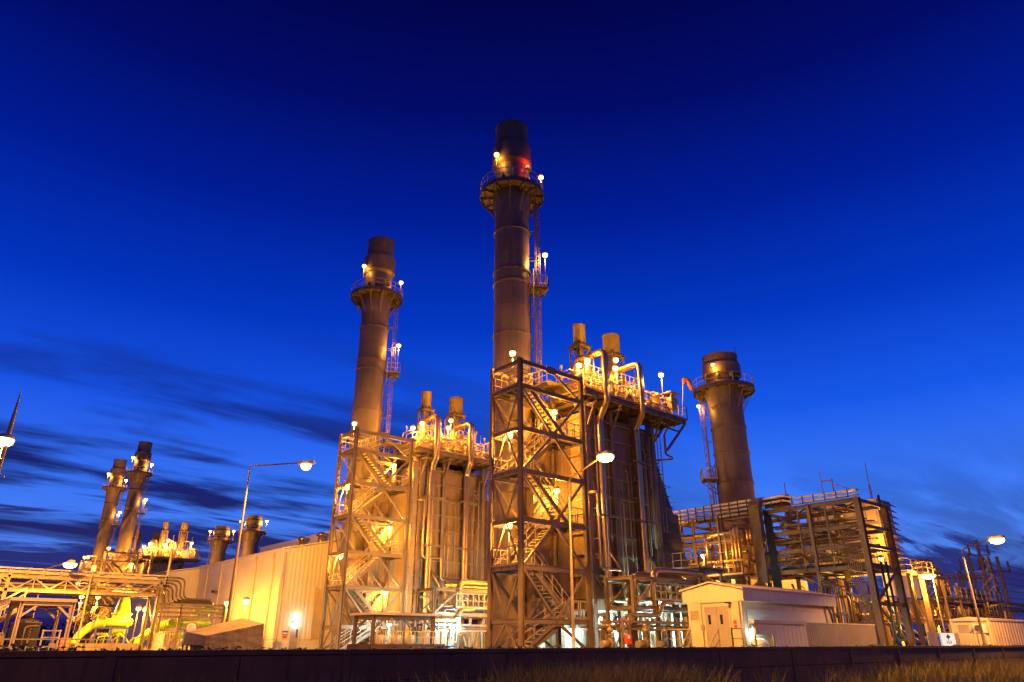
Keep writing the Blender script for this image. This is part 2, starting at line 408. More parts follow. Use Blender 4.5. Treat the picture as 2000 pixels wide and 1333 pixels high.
# ------------------------------------------------------------------ tall exhaust stacks
def shell_r(prof, z):
    for (r0, z0), (r1, z1) in zip(prof, prof[1:]):
        if z0 <= z <= z1: return r0 + (r1 - r0) * (z - z0) / max(1e-6, z1 - z0)
    return prof[-1][0]
def stack(x, y, label, group, zb, H, deck, prof, rings, lad, restz, lamps, red=False, name='exhaust_stack', nlad=True, rdeck=2.72):
    """steel chimney: prof = outer (radius, z) list, deck = height of the ring platform, lad = ladder azimuth"""
    t = thing(name, (x, y, zb), label, 'chimney', group)
    top = prof[-1]
    MB().turned(prof + [(top[0] + 0.06, H - 0.05), (top[0] + 0.06, H), (top[0] - 0.08, H), (top[0] - 0.08, H - 3.0), (0.01, H - 3.0)], (x, y), 48).build('shell', 'stack_paint', t)
    MB().lathe([(top[0] + 0.012, H - 2.0 if H > 40 else H - .7), (top[0] + 0.012, H - 0.06)], (x, y), 48).build('cap_band', 'stack_cap', t)
    for z in rings:
        r = shell_r(prof, z)
        MB().lathe([(r - 0.01, z - 0.06), (r + 0.10, z - 0.06), (r + 0.10, z + 0.06), (r - 0.01, z + 0.06)], (x, y), 48, smooth=False).build('stiffener_ring', 'stack_paint', t)
    m = MB(); z = zb + 1.2; rs = random.Random(int(x * 10) + int(y))
    while z < deck - 3:
        r = shell_r(prof, z); m.lathe([(r - .004, z - .025), (r + .012, z - .02), (r + .012, z + .02), (r - .004, z + .025)], (x, y), 48, smooth=False)
        for k in range(3):
            a = rs.uniform(0, 2 * PI); m.bar((x + math.cos(a) * (r + .004), y + math.sin(a) * (r + .004), z), (x + math.cos(a) * (r + .004), y + math.sin(a) * (r + .004), z + 2.4), .035, .02, up=(math.cos(a), math.sin(a), 0))
        z += 2.4
    m.build('weld_seams', 'stack_cap', t)
    m = MB(); ri = shell_r(prof, deck) + 0.02
    m.lathe([(ri, deck), (rdeck, deck), (rdeck, deck - 0.05), (ri, deck - 0.05), (ri, deck)], (x, y), 36, smooth=False)
    m.lathe([(rdeck + 0.02, deck - 0.28), (rdeck + 0.05, deck - 0.28), (rdeck + 0.05, deck + 0.12), (rdeck + 0.02, deck + 0.12), (rdeck + 0.02, deck - 0.28)], (x, y), 36, smooth=False)
    pf = m.build('ring_platform', 'grating', t)
    m = MB()
    for i in range(12):
        a = 2 * PI * (i + 0.5) / 12; c, s_ = math.cos(a), math.sin(a); rl = shell_r(prof, deck - 2.3)
        m.bar((x + c * ri, y + s_ * ri, deck - 0.14), (x + c * rdeck, y + s_ * rdeck, deck - 0.14), 0.10, 0.16)
        m.bar((x + c * (rl + .03), y + s_ * (rl + .03), deck - 2.25), (x + c * (rdeck - .1), y + s_ * (rdeck - .1), deck - 0.2), 0.07)
    m.build('bracket_ribs', 'steel', pf)
    m = MB(); pts = [V(x + math.cos(2 * PI * i / 28) * rdeck, y + math.sin(2 * PI * i / 28) * rdeck, deck) for i in range(29)]
    for i, (a, b) in enumerate(zip(pts, pts[1:])):
        for h in (1.1, 0.58): m.bar(a + V(0, 0, h), b + V(0, 0, h), 0.05)
        if i % 2 == 0: m.bar(a, a + V(0, 0, 1.1), 0.05)
    m.build('railing', 'rail', pf)
    # caged ladder on stand-offs
    c, s_ = math.cos(lad), math.sin(lad); rl = shell_r(prof, zb + 6) + 0.55; tx, ty = -s_, c
    P = lambda r, k, z: V(x + c * r + tx * k, y + s_ * r + ty * k, z)
    m = MB()
    for k in (-0.24, 0.24): m.bar(P(rl, k, zb + 3), P(rl, k, deck + 1.0), 0.06)
    z = zb + 3
    while z < deck: m.bar(P(rl, -0.24, z), P(rl, 0.24, z), 0.028); z += 0.32
    z = zb + 4
    while z < deck - 1: 
        for k in (-0.24, 0.24): m.bar(P(rl - 0.6, k, z), P(rl, k, z), 0.05)
        z += 2.6
    ld = m.build('ladder', 'steel', t)
    m = MB(); z = zb + 5.5
    arc = [(math.cos(a) * 0.40, math.sin(a) * 0.36) for a in [R(-90 + 22.5 * i) for i in range(9)]]
    zs = []
    while z < deck - 0.4: zs.append(z); z += 0.85
    for z in zs:
        q = [P(rl + 0.02 + u * 0.9 + 0.02, v, z) for u, v in arc]
        for a, b in zip(q, q[1:]): m.bar(a, b, 0.035, 0.05)
    for i in (1, 3, 5, 7):
        u, v = arc[i]; m.bar(P(rl + 0.04 + u * 0.9, v, zs[0]), P(rl + 0.04 + u * 0.9, v, zs[-1]), 0.03)
    m.build('safety_cage', 'steel', ld)
    for k in (-0.75, 0.75):
        MB().tube(P(rl - 0.35, k, zb + 4), P(rl - 0.35, k, restz + 1.5), 0.05, 6).build('conduit', 'steel_dark', t)
    # rest platform on the ladder
    m = MB(); q = [P(rl - 0.45, -0.55, restz), P(rl + 0.95, -0.55, restz), P(rl + 0.95, 0.85, restz), P(rl - 0.45, 0.85, restz)]
    m._add([p + V(0, 0, dz) for dz in (-0.05, 0) for p in q], [(3, 2, 1, 0), (4, 5, 6, 7), (0, 1, 5, 4), (1, 2, 6, 5), (2, 3, 7, 6), (3, 0, 4, 7)])
    for k in (-0.5, 0.8): m.bar(P(rl - 0.5, k, restz - 1.3), P(rl + 0.85, k, restz - 0.1), 0.07); m.bar(P(rl - 0.5, k, restz - .1), P(rl + 0.9, k, restz - 0.1), 0.07)
    rp = m.build('rest_platform', 'grating', t)
    MB().rail([q[0], q[1], q[2], q[3]], step=0.45).build('railing', 'rail', rp)
    m = MB(); a = lad + PI * 0.78
    m.bar((x + math.cos(a) * (top[0] + .09), y + math.sin(a) * (top[0] + .09), H - 2.6), (x + math.cos(a) * (top[0] + .09), y + math.sin(a) * (top[0] + .09), H + 0.75), 0.05)
    for k in range(5): m.bar((x + math.cos(a) * top[0], y + math.sin(a) * top[0], H - 0.3 - k * .5), (x + math.cos(a) * (top[0] + .2), y + math.sin(a) * (top[0] + .2), H - 0.3 - k * .5), 0.06)
    m.build('lightning_rod', 'steel_dark', t)
    # small inspection ports and access door
    m = MB()
    for a in (R(-118), R(-70), R(-160)):
        r = shell_r(prof, deck + 1.2)
        m.tube((x + math.cos(a) * (r - .05), y + math.sin(a) * (r - .05), deck + 1.3), (x + math.cos(a) * (r + .28), y + math.sin(a) * (r + .28), deck + 1.3), 0.16, 10)
    m.build('sampling_port', 'steel', t)
    if red:
        a = R(-78); r = shell_r(prof, deck + 2.4) + 0.25; p = V(x + math.cos(a) * r, y + math.sin(a) * r, deck + 2.3)
        wl = MB().tube(p - V(0, 0, 0.22), p, 0.11, 10).build('warning_light', 'steel_dark', t)
        MB().sphere(p + V(0, 0, 0.1), 0.15).build('red_lens', 'lens_red', wl)
        add_light(t, p + V(math.cos(a) * .4, math.sin(a) * .4, 0.1), 'red', 26)
    return t
def main_prof(s=1.0):
    return [(1.45, 0), (1.45, 33.9), (1.47, 34.0), (1.68, 35.95), (1.68, 36.1), (1.45, 36.15), (1.45, 38.8), (1.74, 39.1), (1.74, 40.9), (1.42, 41.1), (1.42, 43.3)]
RV = math.atan2(-0.656, 0.755)      # azimuth that points to the right of the picture
RINGS = [5.2, 10.4, 15.6, 19.4, 22.75, 27.3, 28.4, 32.2]
stk1 = stack(33.1, 38.5, 'tallest brown chimney, rising behind the nearer stair tower with a red warning light', 'tall boiler chimneys', 0, 43.3, 36.1, main_prof(), RINGS, RV + 0.16, 27.2, None, red=True)
stk2 = stack(33.1, 60.9, 'second tallest brown chimney, left of the red-lit one, rising behind the farther stair tower', 'tall boiler chimneys', 0, 43.3, 36.1, main_prof(), RINGS, RV + 0.2, 27.2, None)
stk2.scale = (1, 1, 0.965)
stk3 = copy_thing(stk2, (39.0 - 33.1, 175.7 - 60.9, 0), 'right one of the two distant brown chimneys leaning together at far left'); stk3.scale = (1, 1, 1)
stk4 = copy_thing(stk2, (39.0 - 33.1, 197.9 - 60.9, 0), 'left and lower-looking one of the two distant brown chimneys at far left'); stk4.scale = (1, 1, 1)
def by_prof(): return [(1.72, 0), (1.72, 23.2), (1.78, 23.3), (2.05, 25.0), (1.72, 25.05), (1.72, 26.3), (2.0, 26.6), (2.0, 27.7), (1.80, 28.05), (1.80, 28.8)]
by1 = stack(62.6, 38.5, 'short fat brown chimney at right with a ring platform, behind the pipe rack', 'short bypass chimneys', 0, 28.8, 25.0, by_prof(), [8, 12, 15.2, 18.25, 20.9], RV + PI - 0.12, 15.6, None, name='bypass_stack', rdeck=3.1)
by3 = copy_thing(by1, (65.4 - 62.6, 171.7 - 38.5, 0), 'right one of two short distant chimneys above the long yellow hall roof')
by4 = copy_thing(by1, (65.4 - 62.6, 193.0 - 38.5, 0), 'left one of two short distant chimneys above the long yellow hall roof')

# ------------------------------------------------------------------ stair towers
LV = [0, 1.92, 4.93, 7.75, 10.78, 13.58, 16.5, 18.24]
TX0, TX1, TY0, TY1 = 29.1, 34.9, 33.0, 35.9
def stair_tower(label):
    t = thing('stair_tower', ((TX0 + TX1) / 2, (TY0 + TY1) / 2, 0), label, 'stair tower', 'steel stair towers beside the boilers')
    zt = LV[-1]
    for x in (TX0, TX1):
        for y in (TY0, TY1): MB().ibar((x, y, 0), (x, y, zt + 0.12), 0.26, 0.28, up=(1, 0, 0)).build('column', 'steel', t)
    for i, z in enumerate(LV[1:], 1):
        for y in (TY0, TY1): MB().ibar((TX0 + .15, y, z - .15), (TX1 - .15, y, z - .15), 0.18, 0.30).build('beam', 'steel', t)
        for x in (TX0, TX1):
            if not (x == TX1 and i % 2 == 0): MB().ibar((x, TY0 + .15, z - .15), (x, TY1 - .15, z - .15), 0.16, 0.26).build('beam', 'steel', t)
    xm = (TX0 + TX1) / 2
    for i in (1, 3, 5, 7):
        z = LV[i] - .15
        for y in (TY0, TY1):
            for j in (i - 1, i + 1):
                if 0 <= j < len(LV):
                    zz_ = LV[j] - (.15 if j else 0)
                    for xe in (TX0 + .1, TX1 - .1):
                        if i == 7 and j == 6 and xe < xm: continue
                        MB().bar((xm, y + 0.02, z), (xe, y + 0.02, zz_), 0.13, 0.15).build('brace', 'steel', t)
            MB().box(xm - 0.42, y - 0.03, z - 0.28, xm + 0.42, y + 0.03, z + 0.28).build('gusset_plate', 'steel', t)
    for j0, j1 in ((2, 4), (4, 6)):
        za, zb_ = LV[j0], LV[j1]; zm = (za + zb_) / 2
        MB().bar((TX0, TY0 + .1, za), (TX0, TY1 - .1, zb_ - .3), 0.08).build('brace', 'steel', t)
        MB().bar((TX0 + .05, TY1 - .1, za), (TX0 + .05, TY0 + .1, zb_ - .3), 0.08).build('brace', 'steel', t)
    ym = (TY0 + TY1) / 2
    for yy in (TY0 + .1, TY1 - .1):
        MB().bar((TX0, ym, LV[1]), (TX0, yy, LV[2] - .3), 0.11).build('brace', 'steel', t)
        MB().bar((TX0, ym, LV[1] - .3), (TX0, yy, 0), 0.11).build('brace', 'steel', t)
    # landings: left end on even levels, right end on odd ones
    XL, XR = 30.35, 33.55
    yf0, yf1 = TY0 + .25, TY0 + 1.15        # near lane
    yb0, yb1 = TY1 - 1.15, TY1 - .25        # far lane
    for i in range(1, 8):
        z = LV[i]
        if i == 7: continue
        x0, x1 = (TX0 - .05, XL) if i % 2 == 0 else (XR, TX1 + .05)
        m = MB().box(x0, TY0 + .12, z - .05, x1, TY1 - .12, z)
        for k in range(4):
            y = TY0 + .4 + k * (TY1 - TY0 - .8) / 3
            m.bar((x0, y, z - .13), (x1, y, z - .13), 0.07, 0.15)
        lnd = m.build('landing', 'grating', t)
        e = x0 if i % 2 == 0 else x1; o = x1 if i % 2 == 0 else x0
        MB().rail([(o, TY0 + .14, z), (e, TY0 + .14, z), (e, TY1 - .14, z), (o, TY1 - .14, z)], step=0.9).build('railing', 'rail', lnd)
    z = LV[6] + 0.9
    def flight(xa, za, xb, zb_, y0, y1):
        m = MB()
        for y in (y0, y1): m.bar((xa, y, za - .12), (xb, y, zb_ - .12), 0.06, 0.28)
        f = m.build('stair_flight', 'steel', t)
        m = MB(); n = max(3, round(abs(zb_ - za) / 0.21))
        for k in range(1, n):
            q = k / n; x = xa + (xb - xa) * q; zz_ = za + (zb_ - za) * q
            m.box(x - .13, y0 + .03, zz_ - .03, x + .13, y1 - .03, zz_ + .005)
        m.build('treads', 'tread', f)
        m = MB()
        for y in (y0, y1):
            a, b = V(xa, y, za), V(xb, y, zb_)
            for h in (1.05, 0.55): m.bar(a + V(0, 0, h), b + V(0, 0, h), 0.045)
            for k in range(5): p = a.lerp(b, k / 4); m.bar(p, p + V(0, 0, 1.05), 0.04)
        m.build('handrail', 'rail', f)
    flight(29.4, 0, XR - .55, LV[1], yf0, yf1)
    for i in (2, 4, 6):
        flight(XL - .1, LV[i], XR + .05, LV[i - 1], yf0 + 0.02, yf1)
        if i < 6: flight(XL - .1, LV[i], XR + .05, LV[i + 1], yb0, yb1)
    flight(XL - .1, LV[6], XR - .3, LV[7] - .2, yb0, yb1)
    MB().box(XR - .6, TY0 + 1.3, LV[7] - .25, TX1 + 1.6, TY1 + .3, LV[7] - .2).build('landing', 'grating', t)
    # cable tray and conduits up the inner column
    m = MB()
    for k in range(4): m.tube((TX1 + .22 + .09 * k, TY0 + .1, 0.4), (TX1 + .22 + .09 * k, TY0 + .1, zt - 1.0 - .3 * k), 0.03, 6)
    m.build('conduits', 'galvanised', t)
    m = MB()
    for k in range(9): m.box(TX1 + .18, TY0 + .08, 1.0 + k * 1.9, TX1 + .60, TY0 + .16, 1.06 + k * 1.9)
    m.build('conduit_clips', 'steel_dark', t)
    return t
st1 = stair_tower('nearer steel stair tower at centre with zigzag flights in front of the tallest chimney')
DY = 22.1
st2 = copy_thing(st1, (0, DY, 0), 'farther steel stair tower with zigzag flights beside the long yellow hall')
st3 = copy_thing(st1, (5.9, 175.7 - 38.5, 0), 'distant stair tower under the right one of the far left chimneys')
st4 = copy_thing(st1, (5.9, 197.9 - 38.5, 0), 'distant stair tower under the left one of the far left chimneys')

# ------------------------------------------------------------------ heat recovery boilers
HX0, HX1, HY0, HY1, HZ0, HZ1 = 37.0, 45.2, 35.0, 42.0, 2.6, 16.6
def boiler(label):
    t = thing('boiler', ((HX0 + HX1) / 2, (HY0 + HY1) / 2, 0), label, 'boiler', 'heat recovery boilers')
    MB().box(HX0, HY0, HZ0, HX1, HY1, HZ1).build('casing', 'casing', t)
    MB().prism([(33.2, 0.6), (HX0, HZ0), (HX0, 14.6), (34.6, 13.4), (33.2, 10.5)], 36.3, 40.7).build('outlet_hood', 'casing', t)
    duct = [(HX1 + .004, HZ1 - .3), (47.75, 10.2), (48.3, 10.2), (48.6, 7.4), (49.6, 5.6), (52.5, 4.9), (52.5, 2.6), (HX1 + .004, 2.6)]
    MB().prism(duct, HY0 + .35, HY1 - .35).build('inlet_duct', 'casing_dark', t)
    m = MB()
    for k in range(7):
        q = (k + .5) / 7; x = HX1 + (47.75 - HX1) * q; z = 16.3 + (10.2 - 16.3) * q
        m.bar((x + .08, HY0 + .33, z + .05), (x + .08, HY1 - .33, z + .05), 0.30, 0.09, up=(0, 0, 1))
    for k in range(9):
        z = 3.4 + k * 1.45; xe = 48.35 if z < 10.2 else HX1 + (16.3 - z) / 6.1 * 2.55
        if xe > HX1 + .3: m.box(HX1 + .1, HY0 + .26, z, xe, HY0 + .352, z + .12)
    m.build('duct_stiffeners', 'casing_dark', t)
    for x in (37.25, 39.95, 42.65, 44.95):
        MB().ibar((x, HY0 - .2, 0), (x, HY0 - .2, HZ1 + .6), 0.34, 0.38, up=(0, 1, 0)).build('column', 'steel', t)
        MB().ibar((x, HY1 + .2, 0), (x, HY1 + .2, HZ1 + .6), 0.34, 0.38, up=(0, 1, 0)).build('column', 'steel', t)
    for z in (3.4, 4.85, 6.3, 7.7, 9.1, 10.5, 11.95, 13.4, 14.85, 16.2):
        MB().box(HX0 - .12, HY0 - .24, z - .08, HX1 + .02, HY0 - .004, z + .08).build('stiffener', 'pipe_paint', t)  # lighter paint than the casing imitates the light and shadow contrast of the ribs
        MB().box(HX0 - .14, HY0 + .01, z - .06, HX0 - .004, HY1, z + .06).build('stiffener', 'casing', t)
    for x0, x1, z0, z1 in ((37.5, 39.7, 15.0, 16.0), (40.2, 42.4, 15.0, 16.1), (42.9, 44.7, 14.95, 16.1)):
        MB().box(x0, HY0 - .09, z0, x1, HY0 - .006, z1).build('access_panel', 'casing', t)
    # top platform with rails and trusses underneath
    pz = 17.85; px0, px1, py0, py1 = 35.9, 46.4, 33.45, 43.0
    m = MB().box(px0, py0, pz - .06, px1, py1, pz).box(46.4, py0, pz - .06, 48.3, 36.2, pz)
    pf = m.build('roof_platform', 'grating', t)
    m = MB()
    for y in (py0 + .1, HY0 - .25, 36.0, 38.5, 41.0, py1 - .1): m.ibar((px0, y, pz - .24), (48.2 if y < 36.1 else px1, y, pz - .24), 0.15, 0.32)
    x = px0 + .1
    while x < 48.3: m.ibar((x, py0, pz - .26), (x, py1 if x < px1 else 36.2, pz - .26), 0.12, 0.26); x += 1.32
    for x in (37.25, 39.95, 42.65, 44.95): m.bar((x, HY0 - .35, pz - 2.3), (x, py0 + .15, pz - .4), 0.14); m.bar((x, HY0 - .3, pz - .75), (x, py0 + .1, pz - .75), 0.12, 0.18)
    for y in (33.6, 36.0): m.bar((45.3, y, pz - 3.1), (48.0, y, pz - .45), 0.16); m.bar((45.3, y, pz - 1.2), (47.2, y, pz - 1.2), 0.12)
    m.build('platform_beams', 'steel', pf)
    MB().rail([(px0, py1, pz), (px0, py0, pz), (48.3, py0, pz), (48.3, 36.2, pz), (px1, 36.2, pz), (px1, py1, pz), (px0, py1, pz)], step=1.1).build('railing', 'rail', pf)
    m = MB().bar((46.0, 33.9, pz + .05), (46.0, 33.9, pz + 2.0), .05)
    m.bar((46.6, 33.9, pz - .3), (45.9, 34.2, pz - 1.6), .1); m.bar((45.9, 34.2, pz - 1.6), (45.9, 34.2, pz - 3.2), .13); m.bar((45.9, 34.2, pz - 3.2), (46.5, 34.0, pz - 3.45), .12); m.bar((45.3, 34.8, pz - 3.7), (46.5, 34.0, pz - 3.55), .14)
    m.build('drain_bracket', 'steel', pf)
    # steam drum on saddles and the pipework crowding the roof
    m = MB().lathe([(0.01, 38.6), (0.35, 38.64), (0.66, 38.85), (0.78, 39.2), (0.78, 44.6), (0.66, 44.95), (0.35, 45.16), (0.01, 45.2)], (0, 0), 18)
    m.v = [V(v.z, 37.0 + v.x, pz + 1.25 + v.y) for v in m.v]
    dr = m.build('steam_drum', 'cladding', t)
    m = MB()
    for x in (40, 43.6): m.box(x - .2, 36.4, pz, x + .2, 37.6, pz + .55)
    m.build('saddle', 'steel', dr)
    rr = random.Random(11)
    def rpipe(r, p):
        MB().pipe(p, r, 8).build('pipe', 'cladding' if rr.random() < .6 else 'pipe_paint', t)
    for k in range(34):
        x = 36.6 + rr.random() * 10.4; y = 34.1 + rr.random() * 1.6; h = 0.5 + rr.random() * 1.9; dx = rr.choice((-1, 1)) * rr.uniform(.6, 1.8)
        rpipe(rr.choice((.03, .04, .055, .08)), [(x, y, pz), (x, y, pz + h), (x + dx, y, pz + h), (x + dx, y + rr.uniform(.6, 1.8), pz + h), (x + dx, y + 2.2, pz + .3)])
    for k in range(16):      # thin vents, standpipes and stems standing above the roof deck
        x = 36.4 + k * .66 + rr.uniform(-.2, .2); y = 34.0 + rr.random() * 3.4; h = rr.uniform(1.3, 3.6)
        m = MB().tube((x, y, pz), (x, y, pz + h), rr.choice((.025, .035, .05)), 6)
        if k % 3 == 0: m.tube((x, y, pz + h - .05), (x, y, pz + h + .25), .11, 8)
        if k % 3 == 1: m.bar((x, y, pz + h), (x + .45, y, pz + h), .05)
        m.build('standpipe', 'pipe_paint', t)
    for x0, x1, zq in ((37.4, 39.6, 1.7), (41.8, 43.9, 1.9)):
        d = MB().box(x0, 34.9, pz + zq, x1, 36.0, pz + zq + .05).build('valve_platform', 'grating', t)
        MB().rail([(x0, 36.0, pz + zq), (x0, 34.9, pz + zq), (x1, 34.9, pz + zq), (x1, 36.0, pz + zq)], step=.55, r=.02).build('railing', 'rail', d)
        for x in (x0 + .1, x1 - .1): MB().bar((x, 34.95, pz), (x, 34.95, pz + zq), .08).build('platform_leg', 'steel', t)
    for k in range(4):
        z = pz + .35 + .28 * k; rpipe(.06 + .02 * (k % 2), [(36.3, 34.05 + .22 * k, z), (47.4 - .4 * k, 34.05 + .22 * k, z), (47.4 - .4 * k, 35.6, z), (47.4 - .4 * k, 35.6, z + .9)])
    for k in range(11):      # control valves with yokes and actuators
        x = 36.8 + k * .98 + rr.uniform(-.25, .25); y = 34.2 + rr.random() * 1.2; z = pz + .45 + rr.random() * .5
        m = MB().tube((x - .22, y, z), (x + .22, y, z), .13, 8).tube((x - .25, y, z), (x - .19, y, z), .19, 8).tube((x + .19, y, z), (x + .25, y, z), .19, 8).tube((x, y, z), (x, y, z + .55), .05, 6).tube((x, y, z + .5), (x, y, z + .72), .2, 10).bar((x, y, pz), (x, y, z), .06)
        m.build('control_valve', 'pipe_paint' if k % 4 else 'red_paint', t)
    for x in (36.7, 38.9, 42.3, 44.2, 46.6):
        m = MB()
        for dx in (0, .9):
            for dy in (0, .7): m.bar((x + dx, 34.3 + dy, pz), (x + dx, 34.3 + dy, pz + 1.9), .07)
        for dz in (1.0, 1.9): m.rail([(x, 34.3, pz + dz - 1.1), (x + .9, 34.3, pz + dz - 1.1)], toe=False, step=.5, mid=False); m.bar((x, 35.0, pz + dz), (x + .9, 35.0, pz + dz), .07); m.bar((x, 34.3, pz + dz), (x, 35.0, pz + dz), .07)
        m.build('pipe_stand', 'rail', t)
    # instrument cabin at the outer end of the platform
    m = MB().box(46.9, 33.9, pz + .9, 47.7, 34.7, pz + 1.9).box(46.7, 33.75, pz + 2.25, 48.0, 34.9, pz + 2.33)
    for x in (46.9, 47.7): m.bar((x, 33.9, pz), (x, 33.9, pz + 2.25), .06); m.bar((x, 34.7, pz), (x, 34.7, pz + 2.25), .06)
    m.build('instrument_stand', 'rail', t)
    MB().lathe([(.18, pz + 1.1), (.4, pz + 1.5), (.4, pz + 2.1), (.5, pz + 2.15), (.42, pz + 2.3), (.01, pz + 2.35)], (46.5, 35.2), 14).build('vent_hood', 'cladding', t)
    # bundled conduits and a caged ladder on the end wall
    m = MB()
    for k in range(7): m.tube((44.1 + .11 * k, HY0 - .32, 3 + .4 * k), (44.1 + .11 * k, HY0 - .32, pz - .5), .035, 6)
    m.build('conduits', 'steel', t)
    m = MB()
    for k in (0, .45): m.bar((45.5 + k, HY0 - .3, 8.5), (45.5 + k, HY0 - .3, pz), .05)
    for k in range(30): m.bar((45.5, HY0 - .3, 8.6 + .3 * k), (45.95, HY0 - .3, 8.6 + .3 * k), .028)
    m.build('ladder', 'steel', t)
    for z, x in ((12.2, 46.5), (11.0, 47.0), (6.2, 45.8)):
        MB().bar((x, HY0 - .1, z), (x + .5, HY0 - .1, z), .1, .05).build('bracket', 'steel', t)
    rw = random.Random(41)
    for k in range(16):      # thin lines clipped along the wall
        x = 37.1 + rw.random() * 8.0; z0_ = rw.uniform(2.8, 8); z1_ = rw.uniform(9, 16.4); y = HY0 - .34 - rw.random() * .25
        MB().pipe([(x, y, z0_), (x, y, z1_), (x + rw.uniform(-.9, .9), y, z1_), (x + rw.uniform(-.5, .5), y, z1_ + .8)], rw.choice((.025, .035, .05)), 6, .12, 3).build('instrument_line', 'pipe_paint' if k % 2 else 'galvanised', t)
    # sloping struts from the wall to the pipe frames
    for x in (38.6, 42.9): MB().tube((x, HY0 - .2, 7.2), (x + 2.3, HY0 - .9, 3.6), .13, 8).build('strut', 'cladding', t)
    for x in (36.9, 41.2): MB().bar((x, HY0 - .45, 5.2), (x + 1.1, HY0 - .45, 4.1), .12).build('strut', 'steel', t)
    return t
bo1 = boiler('nearer tall dark boiler with ribbed side wall, right of the nearer stair tower')
bo2 = copy_thing(bo1, (0, DY, 0), 'farther amber lit boiler standing between the two stair towers')
bo3 = copy_thing(bo1, (5.9, 175.7 - 38.5, 0), 'distant boiler right of the far left chimneys, silvery panel on its side')
bo4 = copy_thing(bo1, (5.9, 197.9 - 38.5, 0), 'most distant boiler, mostly hidden behind the far left chimneys')

def silencer(x, y, r, zc, label, group='steam vent silencers on the boilers'):
    """cylindrical vent silencer carried high in a braced frame above the boiler roof"""
    z0 = 17.85; t = thing('vent_silencer', (x, y, z0), label, 'vent silencer', group)
    MB().lathe([(0.02, zc - .9), (r, zc - .9), (r, zc + 1.05), (r + .05, zc + 1.05), (r + .05, zc + 1.1), (r - .08, zc + 1.1), (r - .08, zc + .2), (0.02, zc + .2)], (x, y), 24).build('silencer_drum', 'stack_paint', t)
    MB().lathe([(0.02, z0 + 1.5), (r * .62, z0 + 1.6), (r * .62, zc - 1.0), (0.02, zc - .95)], (x, y), 16).build('diffuser_pipe', 'pipe_paint', t)
    m = MB(); a = .58 if r < .6 else .70
    for sx in (-1, 1):
        for sy in (-1, 1): m.ibar((x + sx * a, y + sy * a, z0), (x + sx * a, y + sy * a, zc - .96), .13, .15, up=(1, 0, 0))
    n = 3; hs = [z0 + (zc - 1.0 - z0) * k / n for k in range(n + 1)]
    for k, z in enumerate(hs[1:], 1):
        for s_ in (-1, 1):
            m.bar((x - a, y + s_ * a, z), (x + a, y + s_ * a, z), .12, .16); m.bar((x + s_ * a, y - a, z), (x + s_ * a, y + a, z), .12, .16)
            d = 1 if k % 2 else -1
            m.bar((x - a * d, y + s_ * a, hs[k - 1]), (x + a * d, y + s_ * a, z), .07); m.bar((x + s_ * a, y - a * d, hs[k - 1]), (x + s_ * a, y + a * d, z), .07)
    m.build('support_frame', 'steel', t)
    e = a + .18; g = r + .02
    m = MB().box(x - e, y - e, zc - .96, x + e, y - g * .8, zc - .88).box(x - e, y + g * .8, zc - .96, x + e, y + e, zc - .88).box(x - e, y - g * .8, zc - .96, x - g * .8, y + g * .8, zc - .88).box(x + g * .8, y - g * .8, zc - .96, x + e, y + g * .8, zc - .88)
    for i in range(8): b = 2 * PI * i / 8; m.bar((x + math.cos(b) * r, y + math.sin(b) * r, zc - .5), (x + math.cos(b) * (a + .1), y + math.sin(b) * (a + .1), zc - .90), .07)
    m.build('collar_platform', 'grating', t)
    MB().pipe([(x + r * .5, y, z0 + 4.3), (x + 1.9, y, z0 + 4.3), (x + 1.9, y, z0 + .9)], .2, 10).build('inlet_pipe', 'cladding', t)
    MB().tube((x + 1.9, y - .9, z0), (x + 1.9, y - .9, z0 + 5.4), .07, 6).build('drain_vent', 'pipe_paint', t)
    return t
s1 = silencer(40.85, 38.5, .54, 25.0, 'left vent silencer on the nearer boiler roof')
s2 = silencer(45.0, 38.5, .77, 25.2, 'wider right vent silencer on the nearer boiler roof')
s3 = copy_thing(s1, (-.9, DY, -.55), 'left vent silencer on the farther boiler roof')
s4 = copy_thing(s2, (-1.1, DY, -.6), 'right vent silencer on the farther boiler roof')
for d, nm in ((175.7 - 38.5, 'nearer'), (197.9 - 38.5, 'farther')):
    copy_thing(s1, (5.9, d, 0), 'left vent silencer on the %s of the distant boilers at left' % nm)
    copy_thing(s2, (5.9, d, 0), 'right vent silencer on the %s of the distant boilers at left' % nm)

def downcomer(xt, xb, dx2, label):
    """pair of insulated pipes that cross the roof edge, kink inward and drop down the boiler wall"""
    t = thing('steam_pipe', (xb, 34.2, 0), label, 'steam pipe', 'insulated pipes down the boiler walls')
    for k, (o, r, e) in enumerate(((0, .18, 0), (dx2 * .85, .14, .5))):
        xx = xt + o; yo = 33.1 + .15 * k
        p = [(xx - 2.3, 36.5, 21.2 - .2 * k), (xx - .1, yo, 21.3), (xx, yo, 21.3), (xx, yo, 17.9), (xx, yo, 17.2), (xb + o * .7, 34.25, 16.2), (xb + o * .7, 34.25, 15.6), (xb + o * .7, 34.25, 2.75 + e), (xb + o * .7 + 2.4, 34.25, 2.75 + e)]
        p = [(xx, yo + 3.0, 17.9), (xx, yo + 3.0, 21.3)] + p[2:]
        MB().pipe(p, r, 12, .5).build('pipe', 'cladding', t)
    for z in (13.4, 8.9, 4.4):
        MB().box(xb - .75, 33.95, z - .07, xb + dx2 + .9, 34.05, z + .07).build('pipe_clamp', 'steel', t)
        MB().bar((xb + dx2 * .4, 34.0, z), (xb + dx2 * .4, 34.95, z), .12).build('pipe_clamp', 'steel', t)
    for z in (14.8, 12, 10.2, 7, 5.6): MB().tube((xb, 34.25, z), (xb, 34.25, z + .06), .192, 12).build('cladding_band', 'galvanised', t)
    return t
